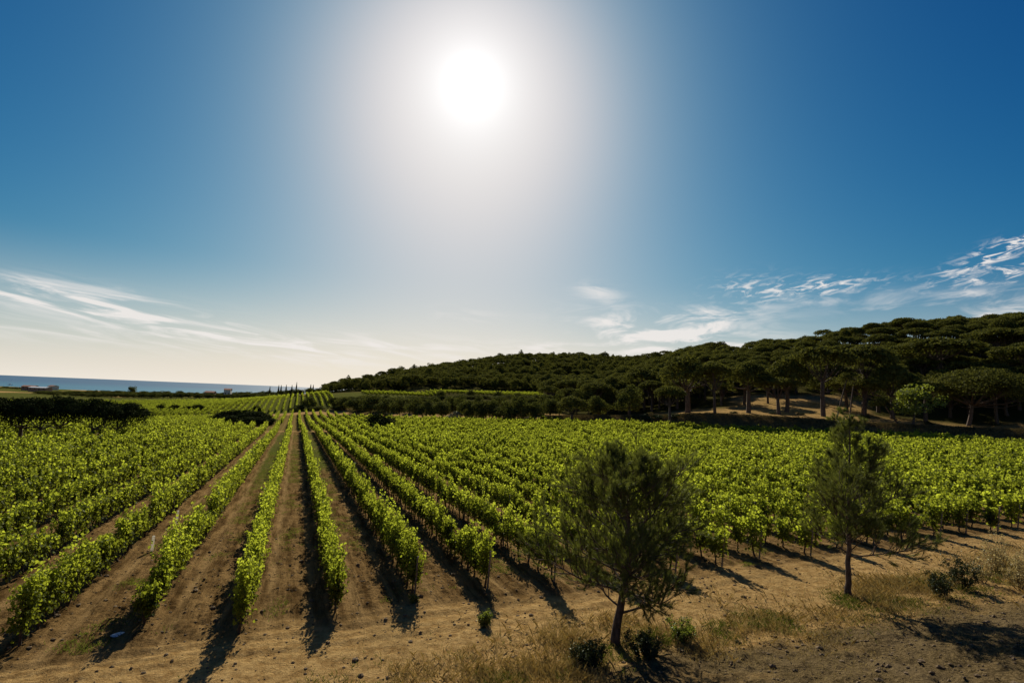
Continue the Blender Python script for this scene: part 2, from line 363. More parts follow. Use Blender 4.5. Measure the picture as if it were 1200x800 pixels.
# ground
def m_ground():
    m, t, o = mat('ground')
    pos = t.new('ShaderNodeNewGeometry').outputs['Position']
    sep = t.new('ShaderNodeSeparateXYZ'); t.l.new(pos, sep.inputs[0])
    s = t.vmath('DOT_PRODUCT', pos, (U[0], U[1], 0)); v = t.vmath('DOT_PRODUCT', pos, (Vv[0], Vv[1], 0))
    zn = t.new('ShaderNodeAttribute', attribute_name='zone'); zs = t.new('ShaderNodeSeparateColor'); t.l.new(zn.outputs['Color'], zs.inputs[0])
    soil, green, grav = zs.outputs[0], zs.outputs[1], zs.outputs[2]
    row = t.comb(t.math('MULTIPLY', s, .12), v, 0.0)
    n1 = t.noise(pos, .35, 6, .65); n2 = t.noise(pos, 3.2, 6, .7); n3 = t.noise(pos, 13, 6, .78); nr = t.noise(row, 3.2, 5, .65); n0 = t.noise(pos, .05, 3, .5)
    csoil = t.mix(t.ramp(nr, .35, .66), (.095, .055, .020), (.29, .18, .07))
    csoil = t.mix(t.ramp(n3, .42, .7, 0, .55), csoil, (.06, .034, .014))
    csoil = t.mix(t.ramp(n2, .55, .75, 0, .45), csoil, (.30, .185, .075))
    ph = t.math('ABSOLUTE', t.math('SUBTRACT', t.math('MODULO', t.math('ADD', v, 200 * SP - VK0), SP), SP / 2))
    trk = t.math('EXPONENT', t.math('MULTIPLY', t.math('POWER', t.math('DIVIDE', t.math('SUBTRACT', ph, .62), .17), 2.0), -1.0))
    csoil = t.mix(t.math('MULTIPLY', trk, t.ramp(nr, .3, .6, .15, .6)), csoil, (.36, .235, .10))
    cdry = t.mix(t.ramp(n2, .3, .7), (.27, .155, .052), (.52, .335, .13))
    cdry = t.mix(t.ramp(n3, .5, .75, 0, .5), cdry, (.60, .45, .21))
    cdry = t.mix(t.ramp(n1, .5, .68, 0, .5), cdry, (.30, .20, .08))
    cgrav = t.mix(t.ramp(n3, .35, .68), (.06, .042, .018), (.24, .17, .08))
    cgrav = t.mix(t.ramp(n2, .5, .7, 0, .55), cgrav, (.045, .033, .015))
    cgrav = t.mix(t.ramp(n1, .5, .7, 0, .5), cgrav, (.20, .145, .075))
    c = t.mix(soil, cdry, csoil)
    c = t.mix(t.math('MULTIPLY', grav, t.ramp(t.math('ADD', grav, t.math('MULTIPLY', n2, .6)), .5, .9)), c, cgrav)
    cgr = t.mix(t.ramp(n2, .3, .7), (.055, .065, .015), (.14, .14, .035))
    gm = t.ramp(t.math('ADD', green, t.math('MULTIPLY', t.math('SUBTRACT', n2, .5), 1.1)), .42, .75)
    c = t.mix(t.math('MULTIPLY', gm, t.ramp(green, .0, .25)), c, cgr)
    fl = t.new('ShaderNodeAttribute', attribute_name='litter').outputs['Fac']
    clit = t.mix(t.ramp(n2, .3, .7), (.26, .155, .055), (.50, .33, .13))
    clit = t.mix(t.ramp(n1, .48, .62, 0, .6), clit, (.11, .085, .03))
    c = t.mix(fl, c, clit)
    sb_ = t.attr('scrub'); c = t.mix(t.math('MULTIPLY', sb_, t.ramp(n2, .2, .6, .7, 1)), c, t.mix(n2, (.018, .022, .007), (.06, .06, .018)))  # undergrowth tone, also carrying the painted shade of the far bank
    p = t.new('ShaderNodeBsdfPrincipled'); t.put(p.inputs['Base Color'], c); p.inputs['Roughness'].default_value = 1.0; p.inputs['Specular IOR Level'].default_value = 0.0
    bh = t.math('ADD', t.math('ADD', t.math('MULTIPLY', n3, .6), n2), t.math('MULTIPLY', t.math('MULTIPLY', t.noise(row, 9, 3, .6), soil), .7))
    b = t.new('ShaderNodeBump'); b.inputs['Strength'].default_value = 1.0; b.inputs['Distance'].default_value = .13; t.l.new(bh, b.inputs['Height']); t.l.new(b.outputs[0], p.inputs['Normal'])
    t.l.new(p.outputs[0], o.inputs[0]); return m

# ------------------------------------------------------------------ ground sheet
def ground():
    th = np.radians(np.concatenate([np.linspace(-58, 58, 720), np.linspace(60, 300, 110)]))
    rr = [0.4]
    while rr[-1] < 1700:
        r = rr[-1]; rr.append(r * (1.05 if r < 5 else 1.0062 if r < 9 else 1.0042 if r < 28 else 1.0062 if r < 45 else 1.012 if r < 300 else 1.03))
    rr = np.array(rr); nt, nr = len(th), len(rr)
    X = rr[:, None] * np.sin(th)[None]; Y = rr[:, None] * np.cos(th)[None]
    Z = Zg(X.ravel(), Y.ravel())
    V = np.stack([X.ravel(), Y.ravel(), Z], 1)
    i = np.arange(nr - 1)[:, None] * nt; j = np.arange(nt)[None]; jn = (j + 1) % nt
    Q = np.stack([i + j, i + nt + j, i + nt + jn, i + jn], -1).reshape(-1, 4)[:, ::-1]
    c = len(V); V = np.vstack([V, [[0, 0, Tz(0, 0)]]])
    mb = MB(); mb.add(V, Q, np.zeros(len(Q)))
    mb.add(np.zeros((0, 3)), np.stack([np.full(nt, c), np.arange(nt), (np.arange(nt) + 1) % nt], 1)[:, ::-1], np.zeros(nt))
    mb.f[-1] = mb.f[-1] - mb.n
    o = mb.build('ground', m_ground(), None, True); tag(o, kind='structure')
    me = o.data
    x, y = V[:, 0], V[:, 1]; s, v = sv(x, y)
    dn = (fbm(x, y, 1.6, 3, 21) - .5)
    inf1 = sst((s - S0 + 1.6 + dn * 2) / 1.6) * sst((s_end1(v) - s + 1.0) / 2)
    inf2 = sst((s - 130) / 2) * sst((s_end2(v) - s) / 4) * (v < 81) * (v > -110)
    soil = np.maximum(inf1, inf2 * .8)
    ph = ((v - VK0) / SP) % 1.0; ph = np.minimum(ph, 1 - ph) * SP
    ridx = np.floor((v - VK0) / SP)
    alt = .5 + .5 * np.sin(ridx * 2.3 + 1)
    green = inf1 * (sst((s - 26) / 45) * .62 * (.55 + .45 * alt) + .22) * (.35 + .65 * np.exp(-((ph - 1.05) / .55) ** 2)) * (.55 + .9 * fbm(x, y, 7, 3, 3))
    green = np.maximum(green, inf2 * .55)
    far = sst((s - 238) / 8) * (v < 60) * (y < 420); green = np.maximum(green, far * .8); green = np.maximum(green, sst((y - 240) / 10) * .8 * (x < 0) * sst((fbm(x, y, 90, 3, 8) - .30) * 8))
    sb = SBK + .01 * np.clip(v, -25, 70)
    grav = sst((sb - .2 - s + dn * 3.5) / 1.8) * sst((v + 1.5 + dn * 2) / 5)
    green = np.maximum(green, .45 * np.exp(-((s - sb) / .9) ** 2) * fbm(x, y, 3, 3, 31))
    dd = ((s - 129) + (v - 81) * .985) / 1.404
    lit = np.maximum(sst(dd / 3) * (v > 60), sst((y - 332) / 8) * (x > -120))
    A = me.color_attributes.new('zone', 'FLOAT_COLOR', 'POINT')
    cc = np.stack([soil, np.clip(green, 0, 1), grav, np.ones_like(s)], 1).astype(np.float32); A.data.foreach_set('color', cc.ravel())
    B = me.attributes.new('litter', 'FLOAT', 'POINT'); B.data.foreach_set('value', lit.astype(np.float32))
    pxx = 600 + F * x / np.maximum(y, 1)
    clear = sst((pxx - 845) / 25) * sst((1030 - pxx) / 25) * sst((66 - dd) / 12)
    scrub_shade = .45 * sst(dd / 2) * sst((9 - dd) / 4) * (v > 60); scrub_shade = np.maximum(scrub_shade, sst((dd - 22) / 14) * (v > 60) * (1 - clear)); scrub_shade = np.maximum(scrub_shade, sst((y - 332) / 12) * (pxx > 380))  # first term darkens the far bank's colour for its shade; the rest is undergrowth
    scrub_shade = np.maximum(scrub_shade, sst((y - 200) / 20) * sst((268 - y) / 8) * sst((pxx - 405) / 15) * (v > 20)); scrub_shade = scrub_shade * (y > 60)
    B2 = me.attributes.new('scrub', 'FLOAT', 'POINT'); B2.data.foreach_set('value', np.clip(scrub_shade, 0, 1).astype(np.float32))
    return o
def Z_(V): return V[:, 2]
ground()

def sea():
    m, t, o = mat('sea water')
    pos = t.new('ShaderNodeNewGeometry').outputs['Position']
    p = t.new('ShaderNodeBsdfPrincipled'); dist = t.vmath('LENGTH', pos)
    p.inputs['Roughness'].default_value = .38; p.inputs['IOR'].default_value = 1.33
    nn = t.noise(t.vmath('MULTIPLY', pos, (.002, .012, 1)), 1.0, 4)
    c = t.mix(t.ramp(dist, 900, 3200), (.035, .19, .25), (.012, .075, .15)); c = t.mix(t.ramp(nn, .4, .65, 0, .35), c, (.01, .05, .10))
    t.put(p.inputs['Base Color'], c)
    b = t.new('ShaderNodeBump'); b.inputs['Strength'].default_value = .5; b.inputs['Distance'].default_value = .6
    t.l.new(t.noise(pos, .12, 4, .6), b.inputs['Height']); t.l.new(b.outputs[0], p.inputs['Normal'])
    t.l.new(p.outputs[0], o.inputs[0])
    th = np.linspace(0, 2 * math.pi, 128, endpoint=False); rr = np.array([600, 1200, 2500, 6000, 15000, 70000.])
    X = rr[:, None] * np.sin(th); Y = rr[:, None] * np.cos(th); V = np.stack([X.ravel(), Y.ravel(), np.full(X.size, SEA)], 1)
    i = np.arange(len(rr) - 1)[:, None] * 128; j = np.arange(128)[None]; jn = (j + 1) % 128
    Q = np.stack([i + j, i + jn, i + 128 + jn, i + 128 + j], -1).reshape(-1, 4)[:, ::-1]
    mb = MB(); mb.add(V, Q, np.zeros(len(Q))); tag(mb.build('sea', m), kind='structure')
sea()

# ------------------------------------------------------------------ vines
def leaf_size(d): return np.clip(.088 * (d / 18.0) ** .65, .085, .30)
def vine_foliage(mb, s, v, dist, near=True, hs=1.0, dens=1.0):
    """leaves of the vines standing at field coordinates s, v (arrays)"""
    order = np.argsort(dist)
    s, v, dist = s[order], v[order], dist[order]
    for lo, hi in ((0, 24), (24, 40), (40, 65), (65, 100), (100, 170), (170, 1e9)):
        q = (dist >= lo) & (dist < hi); m = int(q.sum())
        if m == 0: continue
        L_ = float(leaf_size(np.array([max(lo, 12) * .5 + min(hi, 320) * .5]))[0])
        nsh = int(max(6, 22 * (.10 / L_) ** .5)); nl = int(max(6, round(1000 * dens * (.09 / L_) ** 1.6 / nsh)))
        S = np.repeat(s[q], nsh); Vn = np.repeat(v[q], nsh); k = len(S)
        vig = np.repeat(rng.normal(1, .13, m), nsh)
        miss = np.repeat(rng.random(m) < .03, nsh)
        sx = S + rng.normal(0, .19, k); vx = Vn + rng.normal(0, .09, k)
        top = (1.34 + .38 * rng.random(k) + .50 * rng.random(k) ** 4) * hs * vig
        top = np.where(miss, top * .6, top)
        base = .42 + .2 * rng.random(k); ls = rng.normal(0, .24, k); lv = rng.normal(0, .12, k)
        t = rng.random((k, nl)) ** .85
        droop = rng.random((k, nl))
        hz = base[:, None] + (top - base)[:, None] * t - .3 * rng.random((k, nl)) * (droop > .8)
        ps = sx[:, None] + ls[:, None] * t + rng.normal(0, .065, (k, nl)); pv = vx[:, None] + lv[:, None] * t ** 1.3 + rng.normal(0, .07, (k, nl)) * (1.3 - .7 * t)
        x, y = xy(ps, pv); z = T(xy(S, Vn)[0], xy(S, Vn)[1]).reshape(k, 1) + hz
        P = np.stack([x, y, z], -1).reshape(-1, 3)
        side = np.sign(pv - Vn[:, None]).ravel() + rng.normal(0, .5, k * nl)
        N = np.stack([Vv[0] * side, Vv[1] * side, np.full(k * nl, .35)], 1) + rng.normal(0, .65, (k * nl, 3))
        rr = np.clip(.06 + .22 * rng.random(k * nl) + .35 * (np.repeat(vig, nl) - .8) + .66 * t.ravel() ** 2.6 + rng.normal(0, .08, k * nl), 0, 1)  # leaf tone by height: canopy shade painted low down, yellow-green young tips above
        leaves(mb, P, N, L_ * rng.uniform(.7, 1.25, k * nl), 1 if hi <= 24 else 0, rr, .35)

def trunk_mesh(seed):
    r = np.random.default_rng(seed); mb = MB(); m = 7
    z = np.linspace(-.12, .72, m); px = np.cumsum(r.normal(0, .022, m)); py = np.cumsum(r.normal(0, .022, m))
    P = np.stack([px, py, z], 1); tube(mb, P, np.linspace(.042, .026, m) * r.uniform(.85, 1.2), 6)
    for sg in (-1, 1):
        a = P[-1]; e = a + np.array([sg * .3, 0, .05]); tube(mb, [a + (0, 0, -.04), (a + e) / 2 + (0, 0, .05), e], [.022, .018, .012], 5)
        for q in range(3):
            b = a + (e - a) * (.25 + .3 * q); tube(mb, [b, b + (r.normal(0, .05), r.normal(0, .06), .4)], [.009, .006], 4, False)
    return mb.mesh('vine_trunk', M_BARK, True)
TR = [trunk_mesh(i) for i in range(6)]
def post_mesh():
    mb = MB(); tube(mb, [(0, 0, -.3), (0, 0, .6), (0, 0, 1.45)], [.035, .034, .03], 8); return mb.mesh('post', M_WOOD, True)
POST = post_mesh()
RZ = math.atan2(U[1], U[0])
ORD = ['', 'first', 'second', 'third', 'fourth', 'fifth', 'sixth', 'seventh', 'eighth', 'ninth', 'tenth', 'eleventh', 'twelfth', 'thirteenth', 'fourteenth', 'fifteenth', 'sixteenth', 'seventeenth', 'eighteenth', 'nineteenth', 'twentieth']
TENS = {2: 'twenty', 3: 'thirty', 4: 'forty', 5: 'fifty', 6: 'sixty', 7: 'seventy', 8: 'eighty', 9: 'ninety'}
def ordw(k):
    if k <= 20: return ORD[k]
    if k % 10 == 0: return TENS[k // 10][:-1] + 'ieth'
    return TENS[k // 10] + '-' + ORD[k % 10]
ROWLAB = {0: 'leafy vine row aimed straight at the viewer, dark shadow along its left side',
          -1: 'thin bright vine row just left of the row aimed at the viewer',
          -2: 'yellow-green vine row with a drooping end, second left of the row aimed at the viewer',
          -3: 'vine row at the lower left with two white stakes in it and a bushy end',
          -4: 'vine row cut by the left edge, fourth left of the row aimed at the viewer',
          1: 'tall vine row just right of the row aimed at the viewer',
          2: 'vine row with many bare trunks below, second right of the row aimed at the viewer',
          3: 'vine row whose near end stands just left of the bushy young pine',
          4: 'vine row whose near end is hidden behind the left side of the bushy young pine'}
LP = [((px_ - 606) / F * Y_, Y_) for px_, Y_ in ((-14, 75), (22, 78), (46, 77), (67, 80), (107, 79), (134, 82))]
def block1():
    for k in range(-39, 53):
        v = VK0 + k * SP; e = float(s_end1(v))
        st = S0 + float(rng.uniform(-.35, .35)) + {0: -.4, -1: -1.1, -2: .5, 1: .2}.get(k, 0)
        if e < st + 6: continue
        s = np.arange(st, e, 1.0) + rng.normal(0, .08, len(np.arange(st, e, 1.0))); vv = np.full(len(s), v)
        x, y = xy(s, vv)
        keep = (y > 3) & (np.abs(x) < y * 1.28 + 14)
        for a_ in LP: keep &= ((x - a_[0] * y / a_[1]) ** 2 > 4) | (y > a_[1] + 2.5) | (y < a_[1] - 7)
        if keep.sum() < 5: continue
        s, vv, x, y = s[keep], vv[keep], x[keep], y[keep]
        dist = np.hypot(x, y); z = T(x, y)
        root = empty('vine_row', (x[0], y[0], z[0]))
        inv = np.array([x[0], y[0], z[0]])
        lab = ROWLAB.get(k) or 'green vine row, %s %s of the row aimed at the viewer' % (ordw(abs(k)), 'right' if k > 0 else 'left')
        tag(root, lab, 'vine row', 'vine rows of the near field')
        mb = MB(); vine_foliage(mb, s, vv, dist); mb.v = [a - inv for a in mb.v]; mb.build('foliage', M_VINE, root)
        near = np.where(dist < 42)[0][:60]; farq = np.where((dist >= 42) | (np.arange(len(s)) >= 60 + (near[0] if len(near) else 0)))[0]
        for q in near:
            o = bpy.data.objects.new('trunk', TR[rng.integers(6)]); C.objects.link(o); o.parent = root
            o.location = (x[q] - inv[0], y[q] - inv[1], float(z[q]) - inv[2]); o.rotation_euler = (rng.normal(0, .08), rng.normal(0, .08), RZ + rng.normal(0, .2)); sc = rng.uniform(.9, 1.1); o.scale = (sc, sc, sc)
        mt = MB()
        for q in farq:
            if dist[q] > 75: continue
            b = np.array([x[q], y[q], z[q]]) - inv
            tube(mt, [b + (0, 0, -.1), b + (.03, .02, .35), b + (0, 0, .75)], [.045, .035, .028], 4, False)
        if mt.v: tag(mt.build('trunk_line', M_BARK, root), kind='stuff')
        if k >= 1 and dist.min() < 60:
            for q in [0] + list(range(5, len(s), 6)):
                if dist[q] > 45: break
                o = bpy.data.objects.new('post', POST); C.objects.link(o); o.parent = root
                px, py = xy(s[q] - .28, v); o.location = (px - inv[0], py - inv[1], Tz(px, py) - inv[2]); o.rotation_euler = (rng.normal(0, .03), rng.normal(0, .03), 0)
                if q == 0: o.rotation_euler = (-.12 * U[1] * -1, -.12 * -U[0] * -1, 0)
            mw = MB(); Pw = np.stack([x, y, z + .66], 1) - inv; tube(mw, Pw[::3], .004, 4, False); mw.build('wire', M_WIRE, root)
block1()

def block_far(s0, endf, v0, v1, sp, lab, grp, hs=1.0, step=1.2, dens=1.0, skip=None):
    k = 0; v = v0
    while v < v1:
        e = float(endf(v)); s = np.arange(s0, e, step)
        if len(s) > 4:
            vv = np.full(len(s), v); x, y = xy(s, vv); kp = (np.abs(x) < y * 1.1 + 10)
            if skip is not None: kp &= ~skip(x, y)
            if kp.sum() > 4:
                k += 1; s, vv, x, y = s[kp], vv[kp], x[kp], y[kp]
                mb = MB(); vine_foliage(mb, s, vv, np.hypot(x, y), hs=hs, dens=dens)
                o0 = np.array([x[0], y[0], Tz(x[0], y[0])]); mb.v = [a - o0 for a in mb.v]
                o = mb.build('vine_row', M_VINE); o.location = o0; tag(o, lab % ordw(k), 'vine row', grp)
        v += sp
def sk2(x, y):
    s, v = sv(x, y); return ((s - 163) / 22) ** 2 + ((v + 11) / 8.0) ** 2 < 1
block_far(131.0, s_end2, VK0 - 36 * SP - .4, 80, SP, 'distant vine row beyond the cross track, %s from the left', 'vine rows beyond the cross track', skip=sk2)
block_far(250, lambda v: np.interp(v, [-160, -60, 20], [425, 430, 395]), -165, 18, 2.75, 'far vine row before the coastal tree line, %s from the left', 'vine rows of the far coastal field', hs=1.1, step=1.5, dens=1.2)

# vines of the small hillside plot: rows across the knoll below the wooded hill
def knoll():
    k = 0
    for px in np.arange(432, 640, 5.0):
        a = unproj(px, 460, 278); b = unproj(px - 8, 458, 318); k += 1
        m = 24; x = np.linspace(a[0], b[0], m); y = np.linspace(a[1], b[1], m); s, v = sv(x, y)
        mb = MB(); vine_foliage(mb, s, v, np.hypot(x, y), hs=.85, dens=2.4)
        o0 = np.array([x[0], y[0], Tz(x[0], y[0])]); mb.v = [q - o0 for q in mb.v]
        o = mb.build('vine_row', M_VINE); o.location = o0
        tag(o, 'short vine row on the hillside plot below the far wood, %s from the left' % ordw(k), 'vine row', 'vine rows of the hillside plot')
knoll()

# ------------------------------------------------------------------ trees
def puff(mb, c, R, m, size, low=-.55, jit=.55):
    u_ = unit(rng.normal(size=(m, 3))); u_[:, 2] = np.where(u_[:, 2] < low, -u_[:, 2], u_[:, 2])
    rad = rng.uniform(.55, 1.06, (m, 1)) ** .6
    P = np.asarray(c) + u_ * np.asarray(R) * rad
    N = u_ / np.asarray(R) ; N = unit(N) + rng.normal(0, jit, (m, 3))
    leaves(mb, P, N, size * rng.uniform(.6, 1.3, m), 0)
def limb(mb, a, b, r0, r1, bend=.15, n=5, seg=5):
    a = np.asarray(a, float); b = np.asarray(b, float); t = np.linspace(0, 1, n)[:, None]; Ld = np.linalg.norm(b - a)
    P = a + (b - a) * t + np.sin(t * math.pi) * rng.normal(0, bend * Ld * .4, 3) * np.array([1, 1, .3]); P[:, 2] -= (np.sin(t * math.pi) * Ld * bend * .6)[:, 0]
    tube(mb, P, np.linspace(r0, r1, n), seg, False); return P
def umbrella(H, Wd, th, lean=(0, 0), size=.34, nl=110, fork=.5, flat=1.0, gap=0.0, m=M_PINE):
    """umbrella pine: bare trunk, spreading limbs and a flat-topped crown of needle clumps; base at origin"""
    tb = MB(); cb = MB(); R = Wd / 2; top = np.array([lean[0], lean[1], H])
    fk = np.array([lean[0] * fork * .9, lean[1] * fork * .9, H * fork]); tr = .028 * H + .05
    P = limb(tb, (0, 0, -.5), fk, tr * 1.15, tr * .75, .05, 7, 8)
    npf = int(16 + 26 * (Wd / 9) ** 1.2); ga = math.pi * (3 - math.sqrt(5)); ph = rng.random() * 6
    ax = rng.uniform(.85, 1.15)
    for i in range(npf):
        rr = math.sqrt((i + .5) / npf) * R * .86 * rng.uniform(.88, 1.1); a = i * ga + ph
        if rng.random() < gap: continue
        x = math.cos(a) * rr * ax; y = math.sin(a) * rr / ax
        pr = R * rng.uniform(.20, .30); pz = th * rng.uniform(.22, .36)
        z = H - pz - th * .75 * flat * (rr / R) ** 2.2 + rng.normal(0, th * .07)
        c = np.array([top[0] + x, top[1] + y, z])
        puff(cb, c, (pr, pr, pz), nl, size, -.35)
        if i % 3 == 0:
            puff(cb, c - (0, 0, th * .35), (pr * .8, pr * .8, pz * .8), nl // 3, size, -.5)
            limb(tb, fk - (0, 0, H * .08 * rng.random()), c - (0, 0, pz * .5), tr * .36, tr * .08, .18, 5, 4)
    return tb, cb
def roundtree(H, Wd, low=.12, size=.36, nl=120, npf=26, lean=(0, 0)):
    tb = MB(); cb = MB(); R = Wd / 2; c0 = np.array([lean[0], lean[1], H * (low + 1) / 2]); rz = H * (1 - low) / 2
    limb(tb, (0, 0, -.5), c0, .03 * H + .05, .03, .06, 5, 6)
    for i in range(npf):
        u_ = unit(rng.normal(size=3)); q = rng.uniform(.35, .82)
        c = c0 + u_ * np.array([R, R, rz]) * q; pr = R * rng.uniform(.26, .40)
        puff(cb, c, (pr, pr, pr * .85 * rz / R if rz < R else pr), nl, size, -.9)
        if i % 4 == 0: limb(tb, c0 - (0, 0, rz * .5), c, .06, .02, .1, 4, 4)
    return tb, cb
def proto(name, tb, cb, m, mbk=M_PBARK):
    r = empty(name, (0, 0, 0)); a = tb.build('trunk', mbk, r, True); b = cb.build('crown', m, r); kids(r, a, b); return r

PROTO = {}
def mk(kind, i):
    if kind == 'u':     # broad umbrella pines, unit: H 12, W 10
        return proto('umbrella_pine', *umbrella(12, 10, 3.0, (rng.normal(0, .5), rng.normal(0, .5)), .36, 120, rng.uniform(.45, .62)), M_PINE)
    if kind == 't':     # tighter, taller domes
        return proto('umbrella_pine', *umbrella(12, 8, 5.0, (rng.normal(0, .3), rng.normal(0, .3)), .34, 140, rng.uniform(.4, .5), 1.1), M_PINE)
    if kind == 'o':
        return proto('evergreen_oak', *roundtree(8, 8, .05, .36, 130, 30), M_OAK, M_PBARK)
    if kind == 'd':
        return proto('evergreen_oak', *roundtree(8, 8, -.05, .34, 170, 34), M_PINE_L, M_PBARK)
    if kind == 'b':
        return proto('bush', *roundtree(3, 4, -.1, .2, 110, 22), M_BUSH, M_PBARK)
BASE = {'u': (12, 10), 't': (12, 8), 'o': (8, 8), 'b': (3, 4), 'd': (8, 8)}
NV = {'u': 6, 't': 5, 'o': 6, 'b': 4, 'd': 4}
CNT = {}
def solve_x(px, Y):
    X = (px - 600) / F * Y
    for _ in range(6):
        q = proj(X, Y, Tz(X, Y))[0]; X += (px - q) / F * Y
    return X
def place(kind, x, y, H, Wd, lab, cat, grp=None, name=None, sink=.25):
    i = CNT.get(kind, 0); CNT[kind] = i + 1; v = i % NV[kind]
    if (kind, v) not in PROTO: PROTO[(kind, v)] = r = mk(kind, v)
    else:
        src = PROTO[(kind, v)]; r = copy_tree(src)
    h0, w0 = BASE[kind]; r.location = (x, y, Tz(x, y) - sink); r.rotation_euler = (0, 0, rng.uniform(0, 6.28)); k = Wd / w0
    r.scale = (k, k * rng.uniform(.9, 1.1), H / h0)
    if name:
        old = KIDS.pop(r.name, None); r.name = name
        if old: KIDS[r.name] = old
    for key in ('group',):
        if key in r: del r[key]
    tag(r, lab, cat, grp); return r
def by_img(kind, px, ytop, Y, wpx, lab, cat, grp=None, name=None):
    X = solve_x(px, Y); z = Tz(X, Y); zt_ = unproj(px, ytop, Y)[2]; H = max(zt_ - z, .8)
    MAN.append((X, Y, wpx * Y / F / 2)); return place(kind, X, Y, H, wpx * Y / F, lab, cat, grp, name)
MAN = []
P_, O_ = 'pine', 'tree'
# --- the near edge of the wood, right of centre
by_img('t', 669, 463, 152, 42, 'round-headed pine standing alone at the field edge left of the dirt track gap', P_)
by_img('o', 737, 450, 158, 38, 'bushy round tree right beside the sandy gap in the wood', O_)
by_img('u', 785, 451, 142, 36, 'small low umbrella pine in front of the biggest dark pines at the wood edge', P_)
by_img('t', 806, 417, 158, 66, 'massive domed umbrella pine, tallest at the left end of the near wood', P_)
by_img('u', 838, 424, 150, 44, 'dark umbrella pine with straight trunk right of the massive domed pine', P_)
by_img('t', 877, 422, 150, 50, 'domed umbrella pine left of the sunlit forest clearing', P_)
by_img('t', 921, 420, 152, 46, 'umbrella pine standing in front of the sunlit forest clearing', P_)
by_img('u', 965, 404, 145, 62, 'tall umbrella pine with slim straight trunk right of the sunlit clearing', P_)
by_img('u', 1012, 404, 152, 66, 'tall umbrella pine above the two leaning trunks', P_)
by_img('t', 1046, 425, 146, 48, 'round grey-green pine crown behind the light green broadleaf tree', P_)
by_img('u', 1105, 396, 175, 88, 'very wide dark umbrella pine on the slope behind the light green tree', P_)
by_img('u', 1172, 385, 190, 66, 'wide umbrella pine high on the slope at the right edge', P_)
by_img('u', 1198, 405, 165, 56, 'lighter umbrella pine cut by the right edge of the picture', P_)
by_img('u', 845, 447, 172, 30, 'thin umbrella pine inside the wood left of the clearing', P_)
by_img('u', 900, 440, 170, 34, 'double-looking pine between the two domed pines by the clearing', P_)
by_img('u', 755, 431, 190, 40, 'umbrella pine behind the bushy tree at the sandy gap', P_)
by_img('t', 720, 440, 195, 34, 'pine behind and left of the bushy tree at the sandy gap', P_)
by_img('u', 1115, 440, 160, 30, 'small pine behind the light green broadleaf tree', P_)
by_img('u', 1195, 452, 150, 46, 'low pine under the big umbrella pine at the right edge', P_)
# crest trees
for (px, yt, Y, wp, lb) in ((1059, 372, 236, 33, 'flat umbrella pine standing out highest on the hill crest'), (1026, 378, 240, 26, 'umbrella pine on the crest left of the highest one'),
                            (1005, 383, 243, 16, 'small umbrella pine on the crest, left of the two larger ones'), (991, 386, 245, 13, 'tiny dark pine at the left end of the hill crest row'),
                            (1110, 375, 238, 21, 'isolated flat umbrella pine on the crest with sky under its crown'), (1186, 371, 224, 34, 'broad pine on the crest near the right edge'),
                            (1152, 376, 232, 28, 'pine on the crest just right of the hilltop house')):
    by_img('u', px, yt, Y, wp, lb, P_, 'pines on the hill crest')
# the big umbrella pine with the pale crooked trunk
def special(name, tb, cb, px, Y, lab, cat, m, zscale=1.0):
    X = solve_x(px, Y); r = proto(name, tb, cb, m); r.location = (X, Y, Tz(X, Y) - .2); tag(r, lab, cat); MAN.append((X, Y, 4)); return r
special('umbrella_pine', *umbrella(15.5, 25, 6.5, (4.2, 0), .4, 190, .42, 1.0), 1134, 140, 'huge umbrella pine with a crooked pale trunk in front of the wood at the right', P_, M_PINE)
tb, cb = roundtree(11, 11.5, .18, .45, 110, 26, (1.5, 0)); special('broadleaf_tree', tb, cb, 1068, 129, 'light green broadleaf tree at the wood edge beside the leaning pine', O_, M_LIGHT)
def leaning():
    tb = MB(); cb = MB()
    P = limb(tb, (0, 0, -.3), (-4.2, 0, 5.5), .24, .14, .08, 6, 8)
    for i in range(15):
        c = np.array([-5.2 + rng.normal(0, 1.9), rng.normal(0, 1.4), 6.6 + rng.normal(0, 1.0)]); puff(cb, c, (1.35, 1.3, .8), 120, .34, -.6)
        if i % 2 == 0: limb(tb, P[-1], c, .09, .03, .1, 4, 4)
    return tb, cb
special('leaning_pine', *leaning(), 1056, 133, 'small pine leaning far to the left over the dry bank', P_, M_PINE)
def slim(lx):
    tb = MB(); cb = MB(); P = limb(tb, (0, 0, -.3), (lx, 0, 11), .22, .12, .03, 7, 7)
    for i in range(7):
        c = np.array([lx + rng.normal(0, 1.3), rng.normal(0, 1.2), 11.5 + rng.normal(0, .8)]); puff(cb, c, (1.5, 1.5, .9), 110, .34, -.5); limb(tb, P[-1], c, .07, .03, .1, 4, 4)
    return tb, cb
special('leaning_pine', *slim(3.2), 980, 141, 'bare pale trunk leaning right, first of two in the dark wood', P_, M_PINE)
special('leaning_pine', *slim(1.6), 996, 143, 'thin pale trunk leaning slightly right beside the other leaning trunk', P_, M_PINE)

